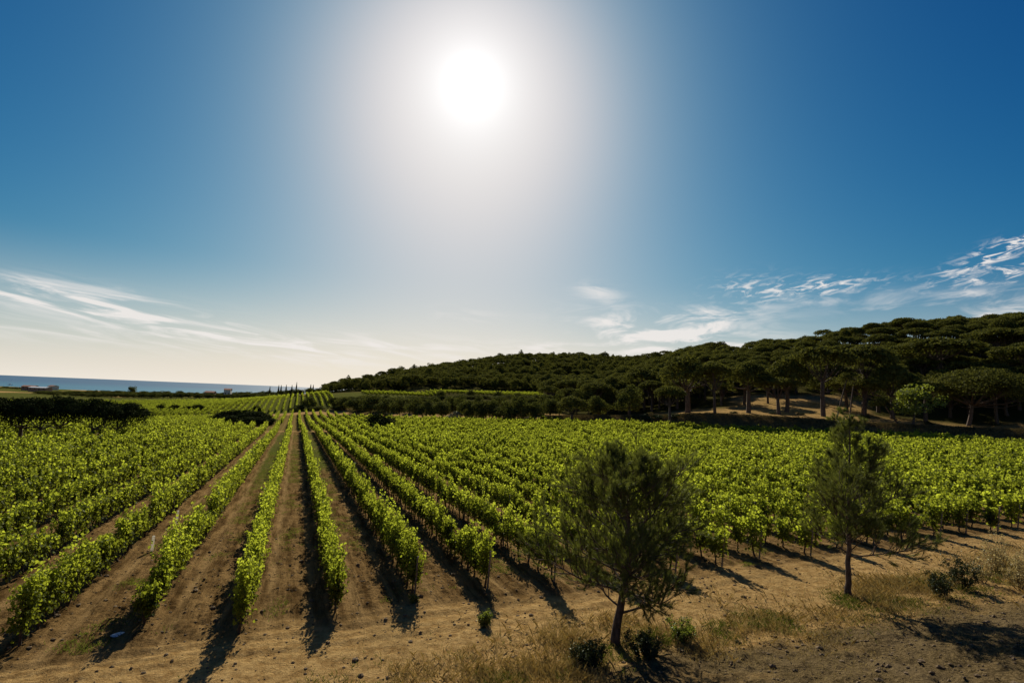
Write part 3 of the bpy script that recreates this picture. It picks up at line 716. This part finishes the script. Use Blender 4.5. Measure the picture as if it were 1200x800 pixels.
# --- hedge of round trees behind the middle of the field
hx = [(418, 462), (434, 460), (452, 462), (468, 463), (486, 464), (500, 467), (516, 464), (546, 465), (562, 466), (578, 465), (596, 464), (612, 461), (628, 465), (645, 463), (700, 460)]
for i, (px, yt) in enumerate(hx):
    Y = np.interp(px, [418, 500, 600, 700], [212, 182, 164, 160]) + rng.uniform(-2, 4)
    by_img('o', px, yt + rng.uniform(-1, 3), Y, rng.uniform(26, 37), 'dark rounded tree in the hedge behind the middle field, %s from the left' % ordw(i + 1), O_, 'rounded trees along the field edge')
for i, px in enumerate((404, 426, 444, 461, 480, 508, 527, 540, 558, 584, 604, 620, 637, 655, 676, 690, 712)):
    Y = np.interp(px, [418, 500, 600, 700], [228, 200, 182, 178]) + rng.uniform(-4, 6)
    by_img('o', px, np.interp(px, [400, 520, 620, 712], [464, 461.5, 461, 452]) + rng.uniform(-1, 1), Y, rng.uniform(20, 30), 'rounded tree in the second rank of the hedge, %s from the left' % ordw(i + 1), O_, 'rounded trees in the second rank')
for i, px in enumerate(np.arange(410, 735, 14.5)):
    by_img('o', px, np.interp(px, [400, 520, 640, 735], [463, 462, 461, 447]) + rng.uniform(-.5, 1), 252 + rng.uniform(-6, 4), rng.uniform(18, 26), 'rounded tree in the third rank of the hedge, %s from the left' % ordw(i + 1), O_, 'rounded trees in the third rank')
tb, cb = roundtree(4.0, 6, -.1, .3, 110, 20); special('flowering_bush', tb, cb, 532, 172, 'pale greyish bush in front of the dark hedge', 'bush', M_PALE)
for i, (px, yt, Y) in enumerate(((516, 456, 255), (552, 455.5, 256), (583, 457, 256), (606, 459, 254))):
    by_img('o', px, yt, Y, 14, 'small round tree at the lower edge of the hillside vine plot, %s from the left' % ordw(i + 1), O_, 'trees by the hillside vine plot')
# trees left of the hedge, by the grassy knoll
for (px, yt, Y, wp, lb) in ((362, 464, 235, 22, 'round dark tree left of the pale grassy knoll'), (392, 463, 232, 20, 'round dark tree right in front of the pale grassy knoll'), (352, 473, 232, 20, 'low dark bush under the round tree by the knoll'), (372, 474, 230, 24, 'low dark bush between the two round trees'), (398, 474, 226, 28, 'low dark bush at the left foot of the hedge'), (345, 476, 228, 14, 'smallest low bush at the end of the cross hedge')):
    by_img('o', px, yt, Y, wp, lb, O_ if 'tree' in lb else 'bush')
# --- lone bushes in the vineyard
by_img('d', 447, 480, 126, 42, 'lone round dark bush among the vines in the middle', 'bush', name='round_bush')
for i, (px, yt, Y, wp) in enumerate(((264, 480, 168, 38), (283, 478, 170, 44), (300, 480, 164, 40), (311, 488, 150, 32), (294, 487, 146, 38), (266, 485, 158, 34))):
    by_img('d', px, yt - 1, Y, wp, 'dark spreading evergreen in the thicket amid the far rows, %s from the left' % ordw((1, 3, 5, 6, 4, 2)[i]), O_, 'evergreen thicket amid the vine rows', name='evergreen_oak')
for i, (px, yt, Y, wp) in enumerate(((155, 475, 236, 11), (189, 473, 240, 14), (205, 473.5, 240, 12), (219, 475, 240, 11), (232, 473, 240, 13), (301, 475, 236, 12))):
    by_img('d', px, yt - 1, Y, wp * 1.15, 'small dark round bush at the far end of the second field, %s from the left' % ordw(i + 1), 'bush', 'bushes along the far field edge')
# --- the dark umbrella pines at the left
for i, (px, yt, wpx, lean) in enumerate(((-14, 462, 66, 0), (22, 462, 54, .2), (46, 463, 50, -.5), (67, 463, 54, .6), (107, 467, 58, .1), (134, 471, 56, .8))):
    Y = (75, 78, 77, 80, 79, 82)[i]; X = solve_x(px, Y); z = Tz(X, Y); H = unproj(px, yt, Y)[2] - z
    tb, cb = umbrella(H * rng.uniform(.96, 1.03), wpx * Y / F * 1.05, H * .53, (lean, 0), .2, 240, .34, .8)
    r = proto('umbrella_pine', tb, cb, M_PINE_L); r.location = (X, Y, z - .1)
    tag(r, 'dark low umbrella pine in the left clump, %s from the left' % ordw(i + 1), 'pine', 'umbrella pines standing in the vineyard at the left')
# --- coastal tree line
k = 0
for px in np.arange(46, 420, 5.6):
    k += 1; Y = 436 + 25 * rng.random() + (60 if 100 < px < 330 and k % 3 == 0 else 0); yt = np.interp(px, [46, 90, 150, 250, 320, 350, 400], [457.5, 457, 457.5, 459, 458, 455, 451]) + rng.uniform(-1, .8)
    by_img('o', px + rng.uniform(-2, 2), yt, Y, rng.uniform(12, 18), 'low dark tree in the coastal tree line, %s from the left' % ordw(k), O_, 'trees of the coastal tree line')
k = 0
for px in np.arange(88, 345, 7.0):
    k += 1; by_img('o', px + rng.uniform(-2, 2), 459.6 + rng.uniform(-.6, .8) + (px > 250) * 1.0, 418 + rng.uniform(0, 10), rng.uniform(11, 16), 'dark tree in the nearer coastal rank, %s from the left' % ordw(k), O_, 'nearer rank of coastal trees')
by_img('o', 154, 451.5, 470, 13, 'rounded tree rising above the coastal tree line against the sea', O_)
k = 0
for px in list(np.arange(-6, 46, 6.5)):
    k += 1; by_img('o', px, 452.5 + rng.uniform(-.5, 1.5) + px * .02, 620 + rng.uniform(-30, 30), rng.uniform(7, 12), 'scrubby tree by the shore at the far left, %s from the left edge' % ordw(k), O_, 'scrub trees by the shore')
def cypress(H, Wd):
    tb = MB(); cb = MB(); limb(tb, (0, 0, -.3), (0, 0, H * .7), .2, .06, .01, 4, 6)
    for i in range(16):
        z = H * (.08 + .9 * i / 16); rr = Wd / 2 * math.sin(math.pi * min(1, (.12 + .88 * (1 - i / 16)) ) * .5) * (1 if i < 12 else (16 - i) / 4.5 * .8 + .15)
        puff(cb, (0, 0, z), (rr, rr, H * .07), 70, .5, -1)
    return tb, cb
for i, (px, yt, hpx) in enumerate(((315.5, 452.5, 0), (325.7, 450.8, 0), (328.6, 450.8, 0), (334.6, 450.5, 0), (341.3, 450.8, 0), (346.6, 447.5, 0), (363.5, 450, 0), (366.5, 450.5, 0))):
    Y = 450 if i < 6 else 470; X = solve_x(px, Y); z = Tz(X, Y); H = unproj(px, yt, Y)[2] - z
    r = proto('cypress', *cypress(H, 1.7), M_CYP); r.location = (X, Y, z)
    tag(r, 'narrow dark cypress on the skyline by the sea, %s from the left' % ordw(i + 1), 'cypress', 'cypresses on the skyline')

# --- the woods on the two hills
def wood():
    cand = []
    # near hill (right) and far hill (middle)
    for (n_, x0, x1, y0, y1, near) in ((3400, 30, 330, 140, 300, True), (7000, -175, 190, 335, 520, False)):
        P = np.stack([rng.uniform(x0, x1, n_), rng.uniform(y0, y1, n_)], 1)
        acc = []
        for (x, y) in P:
            px = 600 + F * x / y; s, v = sv(x, y)
            if not near:
                if px < 385 or px > 850: continue
                if y < np.interp(px, [385, 430, 640, 700, 850], [400, 352, 350, 335, 335]): continue
                md = 6.2
            else:
                if px < 690 or px > 1290: continue
                dd = ((s - 129) + (v - 81) * .985) / 1.404
                if dd < 9: continue
                if 855 < px < 1010 and y < 205 and dd < 62 and rng.random() < .9: continue      # clearing
                if px > 1080 and dd < 30 and rng.random() < .55: continue
                if px < 860 and y < 178: continue
                md = 7.0 if y < 230 else 6.4
            if any((x - a) ** 2 + (y - b) ** 2 < (md * .62 + (0 if near else 0)) ** 2 for a, b, _ in MAN): continue
            if any((x - a) ** 2 + (y - b) ** 2 < md * md for a, b in acc): continue
            acc.append((x, y)); cand.append((math.hypot(x, y), x, y, near))
    # middle ground between hedge and far wood
    acc = []
    for (x, y) in np.stack([rng.uniform(10, 110, 900), rng.uniform(195, 345, 900)], 1):
        px = 600 + F * x / y
        if px < 640 or px > 830 or (y > 265 and px < 650): continue
        if any((x - a) ** 2 + (y - b) ** 2 < 36 for a, b, _ in MAN) or any((x - a) ** 2 + (y - b) ** 2 < 64 for a, b in acc) or any((x - a) ** 2 + (y - b) ** 2 < 50 for _, a, b, _ in cand): continue
        acc.append((x, y)); cand.append((math.hypot(x, y), x, y, True))
    cand.sort()
    print('wood candidates', len(cand))
    return cand
CAND = wood()
NIND = 250
stuff_t, stuff_c = MB(), MB()
nn = 0
for i, (dd, x, y, near) in enumerate(CAND):
    px = 600 + F * x / y
    if near: kd = 'u' if rng.random() < (.75 if px > 850 else .45) else 't'; H = rng.uniform(9, 12.5); Wd = rng.uniform(9, 13.0)
    else: kd = 'u' if rng.random() < .18 else ('t' if rng.random() < .25 else 'o'); H = rng.uniform(7, 9.5) + (rng.random() < .06) * 3; Wd = rng.uniform(8, 11.5)
    if i < NIND:
        lab = ('umbrella pine in the dense dark wood covering the near right hill' if px > 850 else 'dark pine in the wooded dip between the two hills') if near else 'tree of the wood on the far middle hill'
        grp = ('pines of the near hill wood' if px > 850 else 'pines in the dip between the hills') if near else 'trees of the far hill wood'
        if kd == 'o': kd = 'u'
        place(kd, x, y, H, Wd, lab, 'pine' if near else 'tree', grp)
    else:
        key = (kd, int(rng.integers(NV[kd])))
        if key not in PROTO: PROTO[key] = mk(*key); place_src = PROTO[key]; bpy.data.objects.remove(KIDS[place_src.name][0]) if False else None
        tr, cr = KIDS[PROTO[key].name]; h0, w0 = BASE[kd]
        me = cr.data; nvv = len(me.vertices)
        if key not in globals().setdefault('_CACHE', {}):
            co = np.empty(nvv * 3, np.float32); me.vertices.foreach_get('co', co); co = co.reshape(-1, 4, 3)
            sel = rng.permutation(len(co))[:1500]; _CACHE[key] = co[sel]
        co = _CACHE[key]; ctr = co.mean(1, keepdims=True); co = ctr + (co - ctr) * 1.55
        a = rng.uniform(0, 6.28); ca, sa = math.cos(a), math.sin(a); q = co.reshape(-1, 3) * np.array([Wd / w0, Wd / w0, H / h0])
        q = np.stack([q[:, 0] * ca - q[:, 1] * sa + x, q[:, 0] * sa + q[:, 1] * ca + y, q[:, 2] + Tz(x, y) - .2], 1)
        stuff_c.add(q, np.arange(len(q)).reshape(-1, 4), rng.random(len(q) // 4) * .6 + .4 * rng.random())
        zz = Tz(x, y); tube(stuff_c, [(x, y, zz - .5), (x, y, zz + H * .6)], [.25, .15], 4, False)
if stuff_c.v:
    o = stuff_c.build('distant_wood', M_PINE); tag(o, 'mass of dark pines covering the far middle hill behind the vineyards', 'wood', kind='stuff')
# undergrowth on the wood edge
k = 0
for (px, Y, wp, yt) in ((745, 150, 12, 484), (757, 148, 14, 482), (771, 147, 13, 483), (789, 146, 15, 481), (802, 147, 12, 484), (820, 147, 14, 483), (848, 146, 10, 487), (690, 150, 12, 490), (715, 152, 9, 486), (860, 150, 12, 487), (938, 148, 10, 489), (1012, 141, 14, 482), (1088, 138, 12, 492), (1165, 139, 12, 494), (905, 148, 9, 488)):
    k += 1; by_img('b', px, yt, Y, wp, 'dark shrub at the foot of the wood edge, %s from the left' % ordw(sorted([745, 757, 771, 789, 802, 820, 848, 690, 715, 860, 938, 1012, 1088, 1165, 905]).index(px) + 1), 'shrub', 'shrubs at the wood edge')

# ------------------------------------------------------------------ the two young pines in front
def needles(mb, P, D, count, ln, wd):
    m = len(P); P = np.repeat(P, count, 0); D = np.repeat(unit(D), count, 0); k = len(P)
    R = unit(np.cross(D, rng.normal(size=(k, 3)))); sp = rng.uniform(.25, 1.0, (k, 1)); d = unit(D * (1.15 - .5 * sp) + R * sp * .9)
    a = P + D * rng.uniform(-.06, .05, (k, 1)); w_ = unit(np.cross(d, rng.normal(size=(k, 3)))) * wd; t = a + d * ln * rng.uniform(.7, 1.2, (k, 1))
    V = np.stack([a - w_ * .5, a + w_ * .5, t], 1).reshape(-1, 3); mb.add(V, np.arange(k * 3).reshape(k, 3), rng.random(k) * .5 + np.repeat(rng.random(m) * .5, count))
def young_pine(trunk, tr0, branches, env, seed, nbr=4, tuft=22, upt=.5, dens=1.0):
    """trunk: path; branches: list of (t along trunk, azimuth, length, rise)"""
    global rng
    keep = rng; rng = np.random.default_rng(seed)
    tb, nb = MB(), MB(); trunk = np.array(trunk, float); m = len(trunk); tt = np.linspace(0, 1, m)
    zz = np.linspace(0, 1, 24); TP = np.stack([np.interp(zz, tt, trunk[:, i]) for i in range(3)], 1)
    TP[1:-1, :2] += rng.normal(0, .012, (22, 2)); tube(tb, TP, tr0 * (1 - .86 * zz) * (1 + .35 * np.exp(-zz * 20)), 9)
    TPp, TD = [], []
    def twig(a, d, ln, r, lev):
        nseg = 7; pts = [np.array(a)]; d = unit(np.array(d, float))
        for i in range(nseg):
            d = unit(d + rng.normal(0, .10, 3) + np.array([0, 0, upt * .16])); pts.append(pts[-1] + d * ln / nseg)
        pts = np.array(pts); tube(tb, pts, np.linspace(r, max(r * .3, .0035), nseg + 1), 5 if lev < 2 else 4, False)
        if lev < 2:
            k = int((nbr if lev == 0 else 4) * dens * (.6 + ln))
            for j in range(max(2, k)):
                t = rng.uniform(.22 if lev == 0 else .15, .97); q = t * nseg; i0 = min(int(q), nseg - 1); p = pts[i0] + (pts[i0 + 1] - pts[i0]) * (q - i0); dd = unit(pts[i0 + 1] - pts[i0])
                sd = unit(np.cross(dd, rng.normal(size=3))); nd = unit(dd * .9 + sd * .85 + np.array([0, 0, .25]))
                twig(p, nd, ln * (.5 if lev == 0 else .5) * rng.uniform(.6, 1.15) * (1.15 - .5 * t), r * .5, lev + 1)
        st = .5 if lev == 2 else (.72 if lev == 1 else .84)
        for t in np.arange(st, 1.001, .05 / max(ln, .2)):
            q = t * nseg; i0 = min(int(q), nseg - 1); TPp.append(pts[i0] + (pts[i0 + 1] - pts[i0]) * (q - i0)); TD.append(unit(pts[i0 + 1] - pts[i0]))
    for (t, a, ln, rise) in branches:
        p = np.array([np.interp(t, zz, TP[:, i]) for i in range(3)]); twig(p, (math.cos(a), math.sin(a), rise), ln, tr0 * .30 * (1 - .6 * t) * min(1, .4 + ln * .3), 0)
    for t in np.linspace(.9, 1, 8): TPp.append(np.array([np.interp(t, zz, TP[:, i]) for i in range(3)])); TD.append(np.array([0, 0, 1.]))
    needles(nb, np.array(TPp), np.array(TD), tuft, .12, .0055)
    print('tufts', len(TPp)); rng = keep
    return tb, nb
def front_pine(px, py, tree, lab, name='young_pine'):
    # base point: where the line of sight meets the ground
    d = ray(px, py); t = 4.0
    while CAMZ + d.z * t > Tz(d.x * t, d.y * t): t += .02
    x, y = d.x * t, d.y * t; tb, nb = tree
    r = empty(name, (x, y, Tz(x, y) - .06)); a = tb.build('trunk', M_PBARK, r, True); b = nb.build('foliage', M_NEEDLE, r); tag(r, lab, 'pine'); print(name, x, y)
    return r
r1 = np.random.default_rng(5); br = []
H1 = 4.9
for i in range(46):
    t = .24 + .74 * (i / 45) ** .8; a = i * 2.399 + r1.normal(0, .3); env = math.sin(math.pi * min(1, max(0, (t - .02) / 1.05)) ** .72) if t < .98 else .3
    ln = 2.6 * max(.4, env) * r1.uniform(.72, 1.08); br.append((t, a, ln, .12 + .75 * t ** 1.5 + r1.normal(0, .12)))
front_pine(720, 753, young_pine([(0, 0, -.1), (.06, 0, .5), (.2, 0, 1.3), (.34, .03, 2.3), (.36, 0, 3.4), (.30, 0, 4.3), (.3, 0, 4.75)], .14, br, None, 7, 6, 26, .42, .9), 'bushy young pine with a rounded crown at the front of the dirt headland')
br = []
r2 = np.random.default_rng(8)
for i in range(44):
    t = .30 + .67 * (i / 43); a = i * 2.399 + r2.normal(0, .35); ln = 3.25 * (1.06 - t) ** .8 * (1.0 if i % 4 else 1.3) * r2.uniform(.6, 1.1) * min(1, .6 + (t - .25) * 2); br.append((t, a, max(ln, .35), .28 + .75 * t + r2.normal(0, .12)))
front_pine(994, 697, young_pine([(0, 0, -.1), (.02, 0, .8), (.1, 0, 2), (.12, .03, 3.4), (.2, 0, 4.8), (.24, 0, 6.55)], .112, br, None, 9, 6, 24, .42, .95), 'taller thin young pine with an open pointed crown at the right of the headland')

# ------------------------------------------------------------------ small things
def ground_hit(px, py):
    d = ray(px, py); t = 3.0
    while CAMZ + d.z * t > Tz(d.x * t, d.y * t): t += .02
    return d.x * t, d.y * t
def stake(px, py, h, lab):
    x, y = ground_hit(px, py); mb = MB(); tube(mb, [(0, 0, -.1), (0, 0, h * .5), (.01, 0, h)], [.06, .06, .055], 10); o = mb.build('white_stake', M_SLEEVE, None, True)
    o.location = (x, y, Tz(x, y)); tag(o, lab, 'stake')
stake(178, 645, .62, 'short white stake nearer the viewer at the foot of the lower-left vine row')
stake(207, 612, .62, 'short white stake farther up the same lower-left vine row')
def rock(name, x, y, r, lab, cat, m, grp=None, fl=.6):
    import bmesh
    bm = bmesh.new(); bmesh.ops.create_icosphere(bm, subdivisions=2, radius=1)
    for v in bm.verts:
        k = 1 + .28 * (random.random() - .5); v.co *= k; v.co.x *= r * 1.3; v.co.y *= r; v.co.z *= r * fl
    me = bpy.data.meshes.new(name); bm.to_mesh(me); bm.free(); me.materials.append(m)
    o = bpy.data.objects.new(name, me); C.objects.link(o); o.location = (x, y, float(Zg(x, y)[0]) + r * fl * .3); o.rotation_euler = (0, 0, random.random() * 6); tag(o, lab, cat, grp)
random.seed(3)
x, y = ground_hit(138, 743); rock('pale_stone', x, y, .13, 'flat pale stone lying on the soil between two row ends at the lower left', 'stone', M_WHITE, None, .3)

def shrub(px, py, h, wd, lab, cat, m, n=26, leafy=.6, name='shrub', grp=None):
    x, y = ground_hit(px, py); tb, lb = MB(), MB()
    for i in range(n):
        a = rng.uniform(0, 6.28); rr = wd * .5 * rng.random() ** .7; tip = np.array([math.cos(a) * rr, math.sin(a) * rr, h * rng.uniform(.55, 1.05) * (1.1 - .4 * rr / wd)])
        b = np.array([math.cos(a) * rr * .2, math.sin(a) * rr * .2, -.05]); P = limb(tb, b, tip, .008, .003, .12, 5, 4)
        for q in range(4):
            t0 = P[rng.integers(2, 5)]; e = t0 + rng.normal(0, h * .12, 3) + (0, 0, h * .1); limb(tb, t0, e, .004, .002, .1, 3, 3)
            k = int(16 * leafy * 2); Pt = t0 + (e - t0) * rng.random((k, 1)) * 1.1 + rng.normal(0, .035, (k, 3)); leaves(lb, Pt, rng.normal(size=(k, 3)), .045 * rng.uniform(.6, 1.3, k))
    r = empty(name, (x, y, Tz(x, y))); tb.build('stems', M_BARK, r); lb.build('foliage', m, r); tag(r, lab, cat, grp)
shrub(1168, 672, 1.5, 1.0, 'tall wispy dry shrub near the right edge, on the bank', 'shrub', M_DRY, 30, .5, 'dry_shrub')
shrub(1195, 690, 1.3, 1.2, 'wispy dry shrub cut by the right edge, on the bank', 'shrub', M_DRY, 30, .5, 'dry_shrub')
shrub(1128, 692, 1.0, 1.1, 'dark low shrub on the bank right of the taller young pine', 'shrub', M_BUSH, 34, .8)
shrub(1102, 700, .75, 1.0, 'smallest dark shrub beside the low shrub on the bank', 'shrub', M_BUSH, 28, .7)
shrub(1150, 682, .9, .9, 'brown twiggy shrub between the dark low shrub and the wispy one', 'shrub', M_DRY, 24, .35, 'dry_shrub')
shrub(690, 778, .5, 1.0, 'low dark shrub left of the foot of the bushy young pine', 'shrub', M_BUSH, 30, .8)
shrub(756, 768, .5, 1.1, 'low dark shrub just right of the foot of the bushy young pine', 'shrub', M_BUSH, 34, .8)
shrub(800, 752, .55, 1.0, 'low shrub among grass, second right of the bushy young pine', 'shrub', M_WEED, 26, .7)
shrub(568, 734, .35, .35, 'small green weed tuft alone on the dirt headland', 'weed', M_WEED, 20, .9, 'weed')
shrub(485, 706, .2, .3, 'tiny weed tuft beside the shadow of a row end', 'weed', M_WEED, 12, .8, 'weed')

def blades(n_, sampler, h, wd, m, name, lab, cat):
    x, y, sc = sampler(n_); k = len(x); z = Zg(x, y)
    P = np.stack([x, y, z - .01], 1); a = rng.uniform(0, 6.28, k); ln = h * sc * rng.uniform(.5, 1.3, k); lean = rng.uniform(.05, .7, k)
    D = np.stack([np.cos(a) * lean, np.sin(a) * lean, np.ones(k)], 1); D = unit(D) * ln[:, None]; w_ = np.stack([-np.sin(a), np.cos(a), 0 * a], 1) * wd
    mid = P + D * .55 + (0, 0, 0); tip = P + D + np.stack([np.cos(a) * lean * ln * .5, np.sin(a) * lean * ln * .5, -ln * .15 * lean], 1)
    V = np.stack([P - w_, P + w_, mid + w_ * .7, tip, mid - w_ * .7], 1).reshape(-1, 3)
    mb = MB(); mb.add(V, np.arange(k * 5).reshape(k, 5)); mb.r = [rng.random(k)]
    tag(mb.build(name, m), lab, cat, kind='stuff')
def samp_bank(n_):
    v = rng.uniform(2.5, 45, n_); s = SBK + .4 + .01 * v + rng.normal(0, 1.0, n_); x, y = xy(s, v)
    d_ = fbm(x, y, 1.9, 4, 41); k = rng.random(n_) < np.clip((d_ - .36) * 2.4, 0, 1) ** 1.5; return x[k], y[k], (.3 + 2.0 * rng.random(int(k.sum())) ** 4 + d_[k] * .9)
def samp_head(n_):
    v = rng.uniform(-9, 40, n_); s = rng.uniform(7.5, 16, n_); x, y = xy(s, v); d_ = fbm(x, y, 1.6, 4, 44); k = rng.random(n_) < np.clip((d_ - .38) * 2.5, 0, 1) * .8; return x[k], y[k], .35 + .6 * rng.random(int(k.sum()))
blades(150000, samp_bank, .115, .0022, M_DRY, 'dry_grass', 'dry straw-coloured grass along the foot of the bank', 'grass')
blades(110000, samp_head, .075, .0025, M_DRY, 'short_dry_grass', 'short dry stubble scattered over the dirt headland', 'grass')
def samp_gravel(n_):
    v = rng.uniform(-2, 40, n_); s = SBK - 9 * rng.random(n_) ** 1.2; x, y = xy(s, v); d_ = fbm(x, y, 1.4, 4, 91); k = (rng.random(n_) < np.clip((d_ - .5) * 4, 0, 1)) & (y > 3); return x[k], y[k], .3 + .8 * rng.random(int(k.sum()))
blades(40000, samp_gravel, .09, .0028, M_DRY, 'bank_stubble', 'sparse dry stubble on the gravelly bank', 'grass')
def samp_green(n_):
    v = rng.uniform(-8, 36, n_); s = SBK + .3 + .01 * v + rng.normal(0, .7, n_); x, y = xy(s, v); d_ = fbm(x, y, 1.1, 3, 61); k = rng.random(n_) < sst((d_ - .50) * 7); return x[k], y[k], (.4 + d_[k])
blades(40000, samp_green, .13, .003, M_WEED, 'green_grass', 'green grass tufts at the foot of the bank under the young pines', 'grass')
def samp_aisle(n_):
    s = 17 + 60 * rng.random(n_) ** 1.3; kk = rng.integers(-9, 12, n_); v = VK0 + (kk + .5) * SP + rng.normal(0, .42, n_); x, y = xy(s, v)
    d_ = fbm(x, y, 1.2, 3, 71); k = rng.random(n_) < sst((d_ - .56 + .14 * sst((s - 22) / 30)) * 7); return x[k], y[k], (.5 + .6 * d_[k])
blades(260000, samp_aisle, .10, .007, M_WEED, 'aisle_weeds', 'low green weeds growing in the soil between the vine rows', 'weeds')
def samp_edge(n_):
    t = rng.random(n_); dd_ = rng.uniform(0, 7, n_); v = 66 + 100 * t; s = 129 - (v - 81) * .985 + dd_ * 1.0; x, y = xy(s, v + dd_); return x, y, np.ones(n_)
blades(40000, samp_edge, .7, .03, M_BRN, 'bank_grass', 'tall dry grass on the bank between the vines and the wood', 'grass')
# loose stones and clods
def stones():
    import bmesh
    bm = bmesh.new(); bmesh.ops.create_icosphere(bm, subdivisions=1, radius=1); bv = np.array([v.co[:] for v in bm.verts]); bf = np.array([[v.index for v in f.verts] for f in bm.faces]); bm.free()
    mb = MB(); n_ = 26000; s = rng.uniform(2.5, 30, n_); v = rng.uniform(-12, 36, n_); x, y = xy(s, v)
    sb = SBK + .01 * np.clip(v, -25, 70); pr = np.where(s < sb, .9, np.where(s < S0, .35, .45)); k = (rng.random(n_) < pr) & (y > 5) & (np.abs(x) < y * 1.15 + 2); x, y = x[k], y[k]; z = Zg(x, y)
    r = np.clip(rng.lognormal(-3.9, .55, len(x)), .008, .09)
    q = bv[None] * (1 + .5 * (rng.random((len(x), len(bv), 1)) - .5)) * (r[:, None, None] * np.array([1.2, .9, .65])[None, None]) + np.stack([x, y, z + r * .2], 1)[:, None]
    idx = bf[None] + (np.arange(len(x)) * len(bv))[:, None, None]; mb.add(q.reshape(-1, 3), idx.reshape(-1, 3), np.repeat(rng.random(len(x)), len(bf)))
    tag(mb.build('loose_stones', M_STONE), 'loose stones and clods scattered over the soil and the bank', 'stones', kind='stuff')
stones()

# ------------------------------------------------------------------ far buildings and the boat
M_WALL = m_plain('lime wall', (.55, .5, .42), (.68, .62, .54), .5, .9, .05); M_ROOF = m_plain('clay tiles', (.30, .12, .07), (.42, .2, .12), 2, .9, .1)
M_GLASSR = m_plain('pale sheet roof', (.6, .6, .58), (.75, .75, .72), .3, .5, 0); M_DARK = m_plain('dark opening', (.02, .02, .02), (.04, .035, .03), 2, .4, 0); M_BROWNW = m_plain('brown wall', (.3, .17, .11), (.4, .24, .16), .5, .9, .05)
def house(px, Y, wd, dp, h, rh, lab, mw=M_WALL, mr=M_ROOF, rz=0.1, lift=0.0, name='house'):
    X = solve_x(px, Y); r = empty(name, (X, Y, Tz(X, Y) + lift), rz); tag(r, lab, 'house' if name == 'house' else 'building')
    a, b = wd / 2, dp / 2
    m = MB(); boxm(m, (-a, -b, -1.5 - lift), (a, b, h)); m.add([(-a, -b, h), (-a, b, h), (-a, 0, h + rh), (a, -b, h), (a, b, h), (a, 0, h + rh)], [(0, 1, 2), (5, 4, 3)]); m.build('wall', mw, r)
    m = MB(); o_ = .35; t = .15
    for sg in (-1, 1):
        y0, y1 = sg * (b + o_), 0; z0 = h - rh * o_ / b
        v = [(-a - o_, y0, z0 + .02), (a + o_, y0, z0 + .02), (a + o_, y1, h + rh + .02), (-a - o_, y1, h + rh + .02)]; v += [(p[0], p[1], p[2] + t) for p in v]
        m.add(v, [(0, 1, 2, 3), (7, 6, 5, 4), (0, 4, 5, 1), (1, 5, 6, 2), (2, 6, 7, 3), (3, 7, 4, 0)])
    m.build('roof', mr, r)
    nwin = max(2, int(wd / 3.5))
    for i in range(nwin):
        cx = -a + wd * (i + .5) / nwin; m = MB()
        if i == nwin // 2: boxm(m, (cx - .5, -b - .04, 0), (cx + .5, -b + .1, 2.1)); m.build('door', M_DARK, r)
        else: boxm(m, (cx - .45, -b - .04, 1.0), (cx + .45, -b + .1, 2.1)); m.build('window', M_DARK, r)
house(47, 520, 16, 9, 2.6, .9, 'long low shed with a white roof near the shore at the far left', M_BROWNW, M_GLASSR, .1, 1.5, 'shed')
house(35, 560, 12, 8, 2.8, 1.2, 'small house with a red tiled roof behind the white roofed shed', M_BROWNW, M_ROOF, .2, 1.5)
house(62, 640, 9, 7, 3, 1.2, 'farther small red roofed house by the shore', M_WALL, M_ROOF, -.3, 1.5)
house(266.5, 440, 5, 6, 4.6, 1.0, 'small white house among the coastal trees', M_WALL, M_ROOF, .3, 2.0)
house(246, 442, 7, 6, 3.0, 1.0, 'small brownish house low among the coastal trees, left of the white one', M_BROWNW, M_ROOF, .2, 1.5)
house(1132, 243, 6.5, 6, 8.2, 1.8, 'hilltop house with a tiled roof peeking out above the pine crowns', M_BROWNW, M_ROOF, .5, 0)
def boat():
    p = unproj(12, 450.2, 1180); X, Y = p[0], 1180
    r = empty('sailboat', (X, Y, SEA)); tag(r, 'small white sailboat with bare mast moored off the shore at the far left', 'boat')
    m = MB(); L_ = 11; xs = np.linspace(-1, 1, 9); ring = []
    for t in xs:
        wv = 1.7 * (1 - max(0, t) ** 2.2) * (1 - .35 * max(0, -t) ** 3); ring.append([(t * L_ / 2, -wv, 1.2), (t * L_ / 2, -wv * .7, .1), (t * L_ / 2, 0, -.4), (t * L_ / 2, wv * .7, .1), (t * L_ / 2, wv, 1.2)])
    V = np.array(ring).reshape(-1, 3); Q = [(i * 5 + j, i * 5 + j + 1, i * 5 + j + 6, i * 5 + j + 5) for i in range(8) for j in range(4)] + [(i * 5, i * 5 + 5, i * 5 + 9, i * 5 + 4) for i in range(8)]
    m.add(V, Q); m.build('hull', M_WHITE, r)
    m = MB(); boxm(m, (-1.8, -.8, 1.2), (1.6, .8, 1.8)); m.build('cabin', M_WHITE, r)
    m = MB(); tube(m, [(.6, 0, 1), (.6, 0, 15)], [.14, .09], 6); m.build('mast', M_WHITE, r); m = MB(); tube(m, [(.6, 0, 2.3), (-3.8, 0, 2.3)], [.2, .2], 6); m.build('boom', M_WHITE, r)
boat()
print('objects', len(bpy.data.objects), 'polys', sum(len(m.polygons) for m in bpy.data.meshes))
